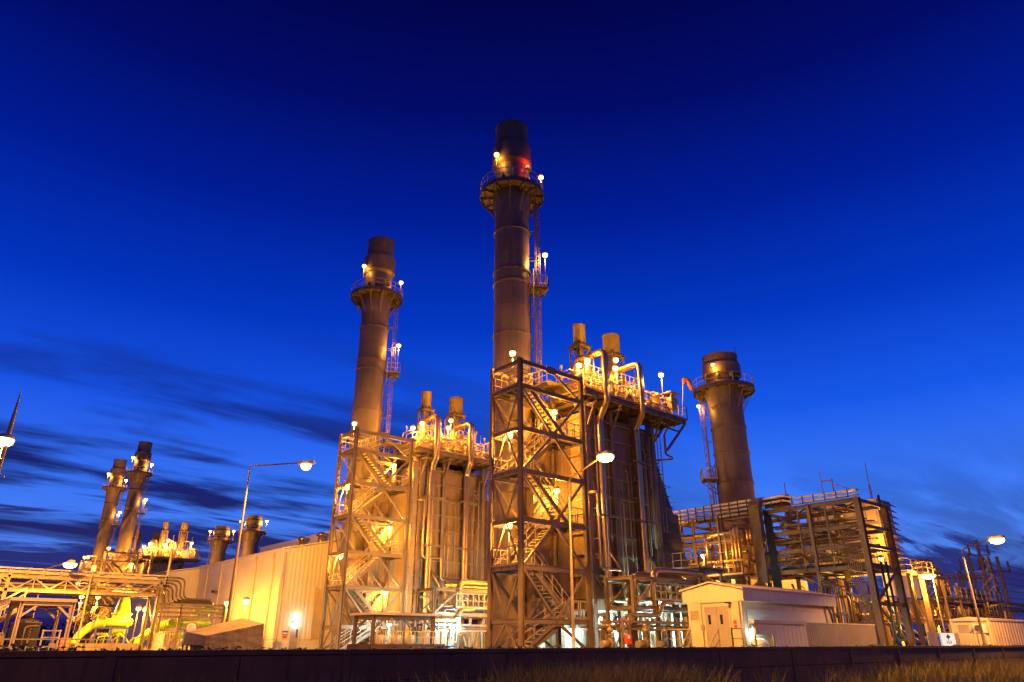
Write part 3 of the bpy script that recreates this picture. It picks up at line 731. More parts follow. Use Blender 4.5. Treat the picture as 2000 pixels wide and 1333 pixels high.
d1 = downcomer(37.75, 38.1, .5, 'left pair of silver pipes dropping down the nearer boiler wall')
d2 = downcomer(41.9, 42.3, .5, 'right pair of silver pipes dropping down the nearer boiler wall')
d3 = copy_thing(d1, (0, DY, 0), 'left pair of silver pipes dropping down the farther boiler wall')
d4 = copy_thing(d2, (0, DY, 0), 'right pair of silver pipes dropping down the farther boiler wall')
d5 = copy_thing(d1, (5.9, 175.7 - 38.5, 0), 'left pair of pipes down the distant boiler at far left')
d6 = copy_thing(d2, (5.9, 175.7 - 38.5, 0), 'right pair of pipes down the distant boiler at far left')

def wall_pipe(label):
    t = thing('water_pipe', (37.4, 34.2, 0), label, 'water pipe', 'thin stepped pipes on the boiler walls')
    MB().pipe([(37.0, 34.7, 10.5), (37.35, 34.2, 10.5), (37.5, 34.2, 10.5), (37.5, 34.2, 5.25), (39.6, 34.2, 5.3), (39.7, 34.2, 3.4), (42.6, 34.2, 3.4)], .11, 10, .3).build('pipe', 'cladding', t)
    MB().tube((37.9, 34.5, 17.0), (37.9, 34.5, 9.0), .06, 8).build('riser', 'pipe_paint', t)
    for z in (9.4, 7.3, 6.0): MB().bar((37.5, 34.2, z), (37.5, 35.0, z), .07).build('pipe_clamp', 'steel', t)
    return t
wp1 = wall_pipe('thin stepped silver pipe low on the nearer boiler wall')
wp2 = copy_thing(wp1, (0, DY, 2.6), 'thin stepped pipe on the farther boiler wall')

# tall silver cable riser at the corner of the farther and nearer boilers
def cable_riser(label):
    t = thing('cable_riser', (36.2, 34.3, 0), label, 'cable riser', 'covered cable risers at the boiler corners')
    MB().box(36.0, 34.1, .3, 36.55, 34.3, 16.6).build('tray_cover', 'galvanised', t)
    MB().pipe([(36.3, 34.2, 16.6), (36.3, 34.2, 17.0), (36.3, 34.9, 17.0)], .2, 8).build('tray_elbow', 'galvanised', t)
    for k in range(6): MB().bar((36.27, 34.3, 1.5 + 2.8 * k), (36.27, 35.2, 1.5 + 2.8 * k), .09).build('bracket', 'steel', t)
    return t
cr1 = cable_riser('tall covered cable riser between the nearer stair tower and its boiler')
cr2 = copy_thing(cr1, (0, DY, 0), 'tall bright covered cable riser between the farther stair tower and its boiler')
# ------------------------------------------------------------------ lettering
def lettering(name, text, size, loc, face, m, parent, depth=0.004):
    """flat raised letters; face = 'X' (front looks to -X) or 'Y' (front looks to -Y)"""
    cu = bpy.data.curves.new(name, 'FONT'); cu.body = text; cu.size = size; cu.extrude = depth; cu.align_x = 'CENTER'; cu.align_y = 'CENTER'; cu.space_line = .8
    o = bpy.data.objects.new(name, cu); C.objects.link(o); bpy.context.view_layer.update()
    me = bpy.data.meshes.new_from_object(o.evaluated_get(bpy.context.evaluated_depsgraph_get()))
    C.objects.unlink(o); bpy.data.objects.remove(o)
    rot = Matrix.Rotation(R(-90), 4, 'Z') @ Matrix.Rotation(R(90), 4, 'X') if face == 'X' else Matrix.Rotation(R(90), 4, 'X')
    off = V(0, 0, 0); q = parent
    while q is not None: off += q.location; q = q.parent
    me.transform(Matrix.Translation(Vector(loc) - off) @ rot)
    me.materials.clear(); me.materials.append(MAT[m])
    ob = bpy.data.objects.new(name, me); C.objects.link(ob); ob.parent = parent
    return ob

# ------------------------------------------------------------------ long yellow-lit hall at left
hall = thing('turbine_hall', (28.8, 67, 0), 'long white sheet metal hall, flooded with yellow light, left of the farther stair tower', 'hall')
WX0, WX1, WY0, WY1, WE = 28.8, 47.0, 67.0, 90.3, 8.85
gab = [(WX0, .9), (WX1, .9), (WX1, WE), ((WX0 + WX1) / 2, WE + 1.95), (WX0, WE)]
MB().prism(gab, WY0, WY1).build('sheet_walls', 'white_sheet', hall)
MB().box(WX0 + .03, WY0 + .03, 0, WX1 - .03, WY1 - .03, .896).build('plinth', 'white_plain', hall)
m = MB(); xm = (WX0 + WX1) / 2
for s_, e in ((WX0, -1), (WX1, 1)):
    a = V(s_ + e * .25, 0, WE - .02); b = V(xm, 0, WE + 2.02)
    m._add([V(p.x, y, p.z + dz) for p in (a, b) for y in (WY0 - .2, WY1 + .2) for dz in (0.01, .13)], [(0, 1, 3, 2), (4, 6, 7, 5), (0, 4, 5, 1), (2, 3, 7, 6), (1, 5, 7, 3), (0, 2, 6, 4)])
rf = m.build('roof', 'white_plain', hall)
m = MB().box(xm - 3, WY0 + 1.5, WE + 1.2, xm + 3, WY1 - 2, WE + 2.6); m.build('roof_monitor', 'white_plain', rf)
for y in (69.5, 74): MB().lathe([(.3, WE + 1.2), (.3, WE + 1.9), (.5, WE + 1.95), (.42, WE + 2.2), (.02, WE + 2.35)], (xm - 4.2, y), 14).build('roof_vent', 'cladding', rf)
MB().box(WX0 - .26, WY0 - .1, WE - .16, WX0 - .02, WY1 + .1, WE + .06).build('gutter', 'white_plain', hall)
MB().box(WX0 - .05, WY0 + .0, WE - 1.1, WX0 - .006, WY1, WE - .17).build('eaves_band', 'white_plain', hall)
for y in (68.8, 73.2, 78.2, 82.7, 87.2):
    m = MB().pipe([(WX0 - .14, y, WE - .15), (WX0 - .14, y, WE - 1.0), (WX0 - .10, y, WE - 1.3), (WX0 - .10, y, .2)], .065, 8, .1)
    for z in (1.2, 3.2, 5.4, 7.2): m.box(WX0 - .18, y - .09, z, WX0 - .005, y + .09, z + .05)
    m.build('downpipe', 'cream', hall)
m = MB().pipe([(WX0 + .25, WY0 - .1, WE - .2), (WX0 + .25, WY0 - .1, .2)], .06, 8); m.build('downpipe', 'cream', hall)
MB().box(WX0 - .04, WY0 - .05, .9, WX0 + .14, WY0 + .14, WE).build('corner_trim', 'white_plain', hall)
m = MB()
for k in range(24): m.box(32.42, WY0 - .12, 1.0 + k * .19, 33.25, WY0 - .02, 1.13 + k * .19)
m.box(32.36, WY0 - .10, .9, 32.42, WY0 - .005, 5.7); m.box(33.25, WY0 - .10, .9, 33.31, WY0 - .005, 5.7)
m.build('louvre', 'cream', hall)
dr = MB().box(30.36, WY0 - .06, 0, 31.18, WY0 - .012, 1.95).build('door', 'grey_paint', hall)
m = MB().box(30.28, WY0 - .08, 0, 30.36, WY0 + .02, 2.03).box(31.18, WY0 - .08, 0, 31.26, WY0 + .02, 2.03).box(30.36, WY0 - .08, 1.95, 31.18, WY0 + .02, 2.03)
m.build('door_frame', 'white_plain', dr)
MB().box(31.06, WY0 - .11, .98, 31.12, WY0 - .062, 1.1).build('handle', 'galvanised', dr)
MB().box(30.95, WY0 - .072, 1.05, 31.08, WY0 - .061, 1.75).build('vision_panel', 'glass', dr)
wl = thing('bulkhead_lamp', (30.8, WY0 - .2, 2.35), 'white lamp glowing on the yellow hall above its grey door', 'lamp')
MB().box(30.55, WY0 - .16, 2.28, 31.05, WY0 - .004, 2.5).build('lamp_housing', 'grey_paint', wl)
MB().box(30.57, WY0 - .24, 2.18, 31.03, WY0 - .05, 2.275).build('lens', 'lens_white', wl)
add_light(wl, (30.8, WY0 - .35, 2.1), 'white', 18); add_light(wl, (30.8, WY0 - .42, 2.75), 'white', 20)
sg = thing('safety_sign', (29.9, WY0 - .03, 1.35), 'small blue and red safety notice left of the grey hall door', 'sign')
MB().box(29.62, WY0 - .035, 1.28, 30.16, WY0 - .012, 1.62).build('blue_board', 'blue_paint', sg)
MB().box(29.66, WY0 - .042, 1.36, 30.12, WY0 - .036, 1.46).build('white_strip', 'plastic_white', sg)
MB().box(29.68, WY0 - .035, 1.02, 30.10, WY0 - .012, 1.2).build('red_board', 'red_paint', sg)
cc = thing('security_camera', (WX0 - .5, 82.9, 5.7), 'dark camera on a bracket high on the yellow hall wall', 'camera')
MB().bar((WX0 - .02, 82.9, 5.75), (WX0 - .6, 82.9, 5.75), .08).build('bracket', 'steel_dark', cc)
MB().bar((WX0 - .6, 83.2, 5.78), (WX0 - .6, 82.4, 5.70), .28, .26).build('camera_body', 'black_rubber', cc)

hall2 = thing('annex_hall', (25.6, 90.5, 0), 'lower ribbed hall behind the pipe bends, left of the long yellow hall', 'hall')
g2 = [(25.2, 0), (40, 0), (40, 8.3), (32.5, 9.4), (25.2, 8.1)]
MB().prism(g2, 90.5, 112).build('sheet_walls', 'white_sheet', hall2)
m = MB()
m._add([V(x, y, z + dz) for x, z in ((24.9, 8.08), (32.5, 9.45)) for y in (90.3, 112) for dz in (.01, .12)], [(0, 1, 3, 2), (4, 6, 7, 5), (0, 4, 5, 1), (2, 3, 7, 6), (1, 5, 7, 3), (0, 2, 6, 4)])
m.build('roof', 'white_plain', hall2)

# ------------------------------------------------------------------ overhead pipe bridge at left
pr = thing('pipe_bridge', (2, 57, 0), 'long overhead truss bridge carrying pipes across the left edge', 'pipe bridge')
zt, zb = 4.55, 3.72; x0, x1 = -6.0, 15.9
for y in (57.0, 59.2):
    MB().ibar((x0, y, zt), (x1, y, zt), .16, .2).build('top_chord', 'pipe_paint', pr)
    MB().ibar((x0, y, zb), (x1, y, zb), .18, .24).build('bottom_chord', 'pipe_paint', pr)
    m = MB(); x = x0; k = 0
    while x < x1 - .5:
        m.bar((x, y, zb + .1), (x + .92, y, zt - .1), .08); m.bar((x + .92, y, zt - .1), (x + 1.84, y, zb + .1), .08); m.bar((x + .92, y, zb), (x + .92, y, zt), .06); x += 1.84
    m.build('truss_web', 'pipe_paint', pr)
m = MB(); x = x0
while x < x1: m.bar((x, 57, zb), (x, 59.2, zb), .1, .14); m.bar((x, 57, zt), (x, 59.2, zt), .1, .14); x += 1.84
m.build('cross_beams', 'pipe_paint', pr)
for x in (-5.5, 6.35, 15.6):
    for y in (57.0, 59.2): MB().ibar((x, y, 0), (x, y, zt + .35), .2, .22, up=(1, 0, 0)).build('column', 'pipe_paint', pr)
    MB().bar((x, 57, 1.4), (x, 59.2, 3.6), .1).build('brace', 'pipe_paint', pr)
    MB().bar((x + 1.3, 57, 3.62), (x, 57, 2.6), .09).build('brace', 'pipe_paint', pr)
m = MB(); x = x0
while x < x1 + .1: m.bar((x, 57.02, zt), (x, 57.02, 5.05), .05); m.bar((x, 59.18, zt), (x, 59.18, 5.05), .05); x += .95
m.bar((x0, 57.02, zt + .1), (x1, 57.02, zt + .1), .03); m.bar((x0, 59.18, zt + .1), (x1, 59.18, zt + .1), .03); m.bar((x0, 57.02, zt + .1), (x0, 59.18, zt + .1), .03)
m.build('tray_posts', 'rail', pr)
m = MB()
for z in (4.78, 5.04): m.bar((x0, 57.02, z), (x1, 57.02, z), .05, .09); m.bar((x0, 59.18, z), (x1, 59.18, z), .05, .09)
m.build('tray_rails', 'rail', pr)
for k, (y, z, r) in enumerate(((57.3, 4.12, .08), (57.6, 4.0, .13), (58.1, 4.0, .11), (58.5, 4.05, .15), (57.4, 4.72, .09), (57.8, 4.74, .07))):
    MB().tube((x0, y, z), (x1, y, z), r, 10).build('pipe', 'cladding' if k % 2 else 'pipe_paint', pr)
# pipes that turn down from the bridge and run on to the hall wall
for k in range(6):
    o = .24 * k; zz_ = 4.98 - .19 * k
    MB().pipe([(x1 - .4, 57.3 + .12 * k, zz_), (17.35 - o * .9, 57.3 + .12 * k, zz_), (17.35 - o * .9, 57.3 + .12 * k, 3.55 - .08 * k), (19.5 + .1 * k, 57.3 + .12 * k, 3.55 - .08 * k), (19.5 + .1 * k, 60.0, 3.55 - .08 * k)], .07, 8, .55).build('pipe_bend', 'steel_dark', pr)
for z in (2.3, 2.6, 2.9, 3.15):
    MB().ibar((15.6, 57.1, z), (20.5, 57.1, z), .12, .16).build('rack_shelf', 'steel', pr)
for x in (17.3, 20.4): MB().ibar((x, 57.1, 0), (x, 57.1, 3.2), .16, .18, up=(1, 0, 0)).build('column', 'steel', pr)
m = MB()
for k in range(9): m.tube((15.4 + .12 * k, 56.9, .2), (15.4 + .12 * k, 56.9, 4.3), .03, 6)
m.build('conduits', 'steel', pr)

# tank shelter at the lower left
sh = thing('tank_shelter', (6.4, 42.5, 0), 'flat roofed open steel shelter over a tank at lower left', 'shelter')
m = MB().box(4.85, 40.85, 2.36, 7.55, 44.6, 2.5); m.build('roof', 'cream', sh)
m = MB().box(4.855, 40.9, 2.22, 4.868, 44.55, 2.35)
for k in range(12): m.box(4.84, 41.0 + k * .3, 2.22, 4.87, 41.16 + k * .3, 2.36)
m.build('eaves_louvre', 'cream', sh)
for x in (5.35, 7.45):
    for y in (41.0, 44.3): MB().ibar((x, y, 0), (x, y, 2.36), .16, .16, up=(1, 0, 0)).build('column', 'cream', sh)
for y in (41.0, 44.3):
    MB().ibar((5.35, y, 2.27), (7.45, y, 2.27), .14, .18).build('beam', 'cream', sh)
    for a, b in ((5.35, 6.0), (7.45, 6.8)): MB().bar((a, y, 1.65), (b, y, 2.2), .09).build('brace', 'cream', sh)
for x in (5.35, 7.45):
    MB().ibar((x, 41.0, 2.27), (x, 44.3, 2.27), .14, .18).build('beam', 'cream', sh)
    for a, b in ((41.0, 41.8), (44.3, 43.5)): MB().bar((x, a, 1.6), (x, b, 2.2), .09).build('brace', 'cream', sh)
tk = thing('storage_tank', (5.85, 41.9, 0), 'brown upright chemical tank with a level gauge under the open shelter', 'tank')
MB().lathe([(0.02, 0), (.6, 0), (.6, 1.42), (.62, 1.42), (.62, 1.46), (.35, 1.62), (.02, 1.66)], (5.85, 41.9), 32).build('tank_shell', 'tank_steel', tk)
MB().lathe([(.02, 1.62), (.2, 1.62), (.2, 1.74), (.24, 1.74), (.24, 1.78), (.02, 1.8)], (5.85, 41.9), 16).build('manhole', 'tank_steel', tk)
m = MB().pipe([(5.75, 41.22, .1), (5.75, 41.22, 1.25), (6.15, 41.22, 1.3), (6.3, 41.4, 1.3)], .035, 8, .1); m.build('level_gauge', 'pipe_paint', tk)
m = MB()
for k in range(8): m.box(5.95, 41.275, .25 + .13 * k, 6.02, 41.29, .265 + .13 * k)
m.build('gauge_marks', 'safety_yellow', tk)
m = MB()
for k in range(10): a = 2 * PI * k / 10; m.tube((5.85 + .6 * math.cos(a), 41.9 + .6 * math.sin(a), 1.46), (5.85 + .6 * math.cos(a), 41.9 + .6 * math.sin(a), 1.52), .03, 6)
m.build('rim_bolts', 'steel_dark', tk)
MB().pipe([(6.0, 41.9, 1.75), (6.0, 41.9, 1.95), (7.0, 41.9, 1.95), (7.0, 41.9, .1)], .04, 8).build('fill_pipe', 'pipe_paint', tk)
fr = thing('pipe_stand', (6.9, 42, 0), 'small pale pipe frame beside the brown tank under the shelter', 'pipe stand')
m = MB()
for x in (6.55, 7.05, 7.25): m.bar((x, 41.5, 0), (x, 41.5, 1.15), .06)
for z in (.4, .8, 1.1): m.bar((6.5, 41.5, z), (7.3, 41.5, z), .05)
m.build('frame', 'cream', fr)
m = MB().box(6.9, 41.4, .1, 7.2, 41.47, .55); m.build('switch_box', 'cream', fr)
gp = thing('generator_cabinet', (4.5, 41.6, 0), 'lime yellow cabinet at the very left edge below the pipe bridge', 'cabinet')
MB().box(4.15, 41.3, 0.05, 4.95, 42.3, .95).build('cabinet_body', 'gas_yellow', gp)
MB().box(4.35, 41.285, .35, 4.6, 41.298, .8).build('door_panel', 'cream', gp)
MB().box(4.12, 41.27, .95, 4.98, 42.33, 1.0).build('cabinet_roof', 'cream', gp)
rg = thing('guard_rail', (5, 40.4, 0), 'low pale guard rail along the plinth below the tank shelter', 'railing')
MB().rail([(3.5, 40.5, 0), (9.4, 40.5, 0)], h=.72, step=1.1, toe=False).build('railing', 'rail', rg)
st = thing('access_stair', (5, 46, 0), 'pale stair with handrails behind the tank shelter at far left', 'stair')
m = MB()
for y in (45.6, 46.5): m.bar((3.2, y, 0.1), (6.0, y, 2.2), .08, .22); m.bar((3.2, y, 1.1), (6.0, y, 3.2), .05); m.bar((3.2, y, .6), (6.0, y, 2.7), .04)
for k in range(10): m.box(3.1 + .28 * k, 45.62, .2 + .21 * k, 3.36 + .28 * k, 46.48, .23 + .21 * k)
for k in range(5): m.bar((3.2 + .7 * k, 45.6, .1 + .525 * k), (3.2 + .7 * k, 45.6, 1.1 + .525 * k), .05)
m.build('stair_flight', 'cream', st)

# lime yellow fuel gas train
gas = thing('gas_pipe_skid', (15, 60, 0), 'fat lime yellow gas pipes with a cone topped vessel, left of the hall', 'gas skid')
MB().pipe([(11.45, 60, .1), (11.55, 60, 1.0), (12.6, 60, 1.95), (14.9, 60, 1.95)], .27, 16, 1.0, 8).build('gas_pipe', 'gas_yellow', gas)
MB().pipe([(15.5, 60, .1), (15.65, 60, .8), (17.2, 60, 1.97), (20.5, 60, 1.97)], .31, 16, 1.1, 8).build('gas_pipe', 'gas_yellow', gas)
MB().pipe([(19.35, 60.3, 1.9), (19.35, 60.3, 2.9), (20.9, 60.3, 2.92), (20.9, 61.6, 2.92)], .27, 14, .5, 7).build('gas_pipe', 'gas_yellow', gas)
MB().pipe([(16.4, 59.7, 1.15), (18.6, 59.7, 1.15)], .22, 14).build('gas_pipe', 'gas_yellow', gas)
MB().lathe([(.02, 1.0), (.5, 1.02), (.62, 1.2), (.62, 2.45), (.58, 2.55), (.30, 3.75), (.30, 4.6)], (14.35, 60.9), 28).build('vessel', 'gas_yellow', gas)
MB().lathe([(.62, 2.5), (.7, 2.5), (.7, 2.58), (.6, 2.6)], (14.35, 60.9), 28).build('vessel_flange', 'gas_yellow', gas)
for x in (12.55, 13.1, 18.2, 18.4): MB().tube((x - .05, 60, 1.955), (x + .05, 60, 1.955), .38, 18).build('flange', 'gas_yellow', gas)
MB().tube((17.5, 59.66, 1.97), (17.5, 59.4, 1.97), .26, 16).build('blind_flange', 'gas_yellow', gas)
for x in (12.9, 18.3):
    v = MB().lathe([(.18, 2.0), (.22, 2.2), (.13, 2.45), (.06, 2.5), (.06, 2.65)], (x, 60), 12).build('gate_valve', 'orange_paint', gas)
    m = MB()
    for k in range(14):
        a, b = 2 * PI * k / 14, 2 * PI * (k + 1) / 14; m.bar((x + .26 * math.cos(a), 59.9, 2.62 + .26 * math.sin(a)), (x + .26 * math.cos(b), 59.9, 2.62 + .26 * math.sin(b)), .04)
    m.build('handwheel', 'orange_paint', v)
rr = random.Random(5)
for k in range(7):
    x = 12.4 + k * .42; MB().pipe([(x, 59.5 + rr.random() * .8, .1), (x, 59.5, rr.uniform(.6, 1.3)), (x + rr.uniform(.3, .9), 59.5, rr.uniform(.5, 1.2)), (x + .7, 60.2, .3)], rr.choice((.05, .07, .1)), 8).build('branch_pipe', 'gas_yellow' if k % 3 else 'pipe_paint', gas)
for k in range(6):
    x = 16.4 + k * .6; MB().pipe([(x, 59.4, .1), (x, 59.4, rr.uniform(.5, .9)), (x + .5, 59.4, rr.uniform(.5, .9)), (x + .5, 59.4, .1)], .07, 8).build('branch_pipe', 'gas_yellow' if k % 2 else 'pipe_paint', gas)
m = MB().bar((12.4, 59.3, 1.55), (14.6, 59.3, 1.55), .12, .1)
for x in (12.5, 13.5, 14.5): m.bar((x, 59.3, 0), (x, 59.3, 1.55), .1)
m.build('pipe_support', 'blue_paint', gas)
m = MB().bar((17.9, 59.2, 1.5), (20.8, 59.2, 1.5), .12, .1)
for x in (18.0, 18.5, 20.6): m.bar((x, 59.2, 0), (x, 59.2, 1.5), .1)
m.build('pipe_support', 'blue_paint', gas)
MB().box(11.3, 58.6, 0, 15.3, 61.8, .55).build('skid_base', 'pipe_paint', gas)
MB().box(16.0, 58.8, 0, 21.0, 61.8, .32).build('skid_base', 'cream', gas)
m = MB().rail([(16.9, 58.9, .3), (18.0, 58.9, .3)], h=1.0, step=.2, mid=False, toe=False); m.build('mesh_guard', 'rail', gas)
for x in (17.0, 17.25): MB().box(x, 59.0, .3, x + .18, 59.1, 1.2).build('instrument_rack', 'cream', gas)
cab = thing('control_cabinet', (15.9, 57.5, 0), 'cream control cabinet at the foot of the tall light mast left of the tarpaulin', 'cabinet')
MB().box(15.7, 56.2, 0, 16.25, 56.7, 1.15).box(15.67, 56.17, 1.15, 16.28, 56.73, 1.2).build('cabinet_body', 'cream', cab)
MB().box(16.0, 56.19, .55, 16.04, 56.199, .65).build('handle', 'steel_dark', cab)
dr_ = thing('oil_drum', (10.9, 59.2, 0), 'orange barrel standing left of the lime yellow pipe bend', 'barrel')
MB().lathe([(.02, 0), (.29, 0), (.29, .28), (.31, .3), (.29, .32), (.29, .58), (.31, .6), (.29, .62), (.29, .88), (.27, .86), (.02, .86)], (10.7, 58.8), 18).build('drum', 'orange_paint', dr_)

def mast(x, y, h, label, heads=1, r=.11):
    t = thing('light_mast', (x, y, 0), label, 'light mast')
    MB().lathe([(r * 1.3, 0), (r, .3), (r * .7, h)], (x, y), 10).build('pole', 'galvanised', t)
    return t
lm = mast(16.2, 58.0, 7.1, 'tall silver mast with an unlit round floodlight, between the yellow pipes')
MB().bar((16.2, 58.0, 7.0), (16.9, 57.6, 7.0), .07).build('bracket', 'galvanised', lm)
m = MB().lathe([(.02, -.1), (.22, -.08), (.30, .16), (.30, .2), (.02, .2)], (0, 0), 16); m.v = [V(17.0 + v.x, 57.55 - v.z, 6.7 + v.y) for v in m.v]; m.build('floodlight', 'cream', lm)
cm = mast(11.0, 56.7, 6.1, 'slim white mast with a small security camera above the pipe bridge', r=.07)
MB().bar((11.0, 56.7, 6.05), (10.6, 56.7, 6.05), .06).build('bracket', 'white_plain', cm)
MB().bar((10.55, 56.9, 6.0), (10.45, 56.3, 5.92), .22, .2).build('camera_body', 'plastic_white', cm)
MB().box(10.85, 56.55, 5.05, 11.12, 56.62, 5.45).build('junction_box', 'plastic_white', cm)

# round slow-down sign
sn = thing('road_sign', (13.9, 44, 0), 'round white road sign with a red rim and Thai writing above the tarpaulin', 'road sign')
sx, sy, sz = 14.06, 44.0, 1.36
MB().tube((sx, sy, 0), (sx, sy, sz + .3), .03, 8).build('post', 'galvanised', sn)
m = MB().lathe([(.001, .0), (.25, .0), (.25, .02), (.001, .02)], (0, 0), 36, smooth=False); m.v = [V(v.x, -v.z, v.y) for v in m.v]
m2 = MB().lathe([(.25, -.004), (.305, -.004), (.305, .024), (.25, .024), (.25, -.004)], (0, 0), 36, smooth=False); m2.v = [V(v.x, -v.z, v.y) for v in m2.v]
SR = Matrix.Translation((sx, sy - .04, sz)) @ Matrix.Rotation(R(-25), 4, 'Z')
m.v = [SR @ v for v in m.v]; m2.v = [SR @ v for v in m2.v]
m.build('disc', 'plastic_white', sn); m2.build('red_rim', 'red_paint', sn)
lt = lettering('lettering', 'ขับ\nช้าๆ', .21, (0, 0, 0), 'Y', 'black_rubber', None, .003)
lt.data.transform(Matrix.Translation(-sn.location) @ SR @ Matrix.Translation((0, -.026, 0))); lt.parent = sn

# tarpaulin-covered load
tp = thing('covered_load', (11.5, 33.4, 0), 'low load under a brown tarpaulin sloping down to the left, by the wall', 'tarpaulin')
def grid_face(m, quad, n, amp, rr, nrm):
    a, b, c, d = [Vector(p) for p in quad]; o = len(m.v)
    for i in range(n + 1):
        for j in range(n + 1):
            u, v = i / n, j / n; p = (a * (1 - u) + b * u) * (1 - v) + (d * (1 - u) + c * u) * v
            e = 0 if i in (0, n) or j in (0, n) else 1
            m.v.append(p + Vector(nrm) * rr.uniform(-amp, amp) * e)
    for i in range(n):
        for j in range(n): k = o + i * (n + 1) + j; m.f.append((k, k + n + 1, k + n + 2, k + 1)); m.sm.append(True)
rr = random.Random(8)
X0, X1, Y0, Y1 = 10.85, 13.3, 32.05, 34.7
FR, FL, BL, BR = V(X1 + .05, Y0 - .04, .02), V(X0, Y0, .05), V(X0, Y1, .05), V(X1 + .05, Y1, .02)
q = dict(fr=V(X1, Y0, 1.34), fl=V(X0 + .05, Y0, .84), bl=V(X0 + .05, Y1, 1.02), br=V(X1, Y1, 1.62))
m = MB()
grid_face(m, (q['fr'], q['fl'], q['bl'], q['br']), 10, .014, rr, (0, 0, 1))
grid_face(m, (FR, FL + V(0, 0, .25), q['fl'], q['fr']), 12, .05, rr, (0, -1, 0))
grid_face(m, (FL + V(0, 0, .42), BL + V(0, 0, .46), q['bl'], q['fl']), 9, .05, rr, (-1, 0, 0))
grid_face(m, (FR, BR, q['br'], q['fr']), 8, .04, rr, (1, 0, 0))
m.build('tarpaulin', 'tarp', tp)
MB().prism([(X0 + .3, .1), (X1 - .2, .1), (X1 - .2, 1.22), (X0 + .3, .76)], Y0 + .2, Y1 - .2).build('load', 'steel_dark', tp)
m = MB()
for k in range(6): m.bar((X0 + .06, Y0 + .05 + k * .55, 0), (X0 + .06, Y0 + .05 + k * .55, .6), .05)
m.bar((X0 + .06, Y0, .5), (X0 + .06, Y1, .5), .05)
m.build('trailer_posts', 'steel_dark', tp)

# ------------------------------------------------------------------ canopy with dosing tanks, middle
cp = thing('dosing_canopy', (28, 45, 0), 'flat roofed open canopy over small white tanks between the stair towers', 'canopy')
MB().box(25.3, 43.6, 2.3, 30.9, 46.6, 2.46).build('roof', 'cream', cp)
for x in (25.65, 30.45):
    for y in (43.9, 46.3): MB().ibar((x, y, 0), (x, y, 2.3), .2, .2, up=(1, 0, 0)).build('column', 'steel', cp)
for y in (43.9, 46.3):
    MB().ibar((25.65, y, 2.17), (30.45, y, 2.17), .16, .24).build('beam', 'steel', cp)
    for a, b in ((25.65, 26.5), (30.45, 29.6)): MB().bar((a, y, 1.35), (b, y, 2.1), .1).build('brace', 'steel', cp)
for x in (25.65, 30.45): MB().ibar((x, 43.9, 2.17), (x, 46.3, 2.17), .16, .24).build('beam', 'steel', cp)
for x in (27.0, 29.0): MB().bar((x, 44.0, 1.6), (x, 44.0, 2.3), .07).build('hanger', 'cream', cp)
MB().rail([(25.7, 43.5, .55), (31.2, 43.5, .55)], h=.75, step=.5, toe=False, r=.02).build('railing', 'safety_yellow', cp)
MB().box(25.3, 43.4, 0, 31.2, 46.6, .5).build('bund', 'concrete', cp)
for k, x in enumerate((26.6, 27.9, 29.0)):
    t = thing('dosing_tank', (x, 44.6, .5), ('left', 'middle', 'right')[k] + ' small white dosing tank under the canopy', 'tank', 'dosing tanks')
    MB().lathe([(.02, .5), (.34, .5), (.34, 1.0), (.30, 1.08), (.02, 1.1)], (x, 44.6), 20).build('tank_shell', 'plastic_white', t)
    MB().lathe([(.02, 1.08), (.12, 1.08), (.12, 1.22), (.05, 1.24), (.05, 1.42), (.1, 1.42), (.1, 1.55), (.02, 1.56)], (x, 44.6), 12).build('mixer_motor', 'pipe_paint', t)
    m = MB()
    for dx in (-.4, -.22): m.bar((x + dx, 44.2, .5), (x + dx, 44.2, 1.55), .03)
    for j in range(5): m.bar((x - .4, 44.2, .65 + .2 * j), (x - .22, 44.2, .65 + .2 * j), .02)
    m.build('ladder', 'safety_yellow', t)
for k, (x, y) in enumerate(((30.1, 44.4), (31.8, 45.6), (32.4, 45.6))):
    t = thing('control_cabinet', (x, y, 0), ('cream control cabinet under the right end of the canopy', 'left of two control cabinets with screens right of the canopy', 'right of two control cabinets with screens right of the canopy')[k], 'cabinet', 'control cabinets by the canopy')
    MB().box(x, y, .3, x + .46, y + .4, 1.42).build('cabinet_body', 'cream', t)
    MB().box(x + .08, y - .02, .4, x + .38, y - .004, 1.3).build('door_panel', 'grey_paint', t)
    MB().box(x + .13, y - .03, 1.0, x + .33, y - .022, 1.2).build('screen', 'plastic_white', t)

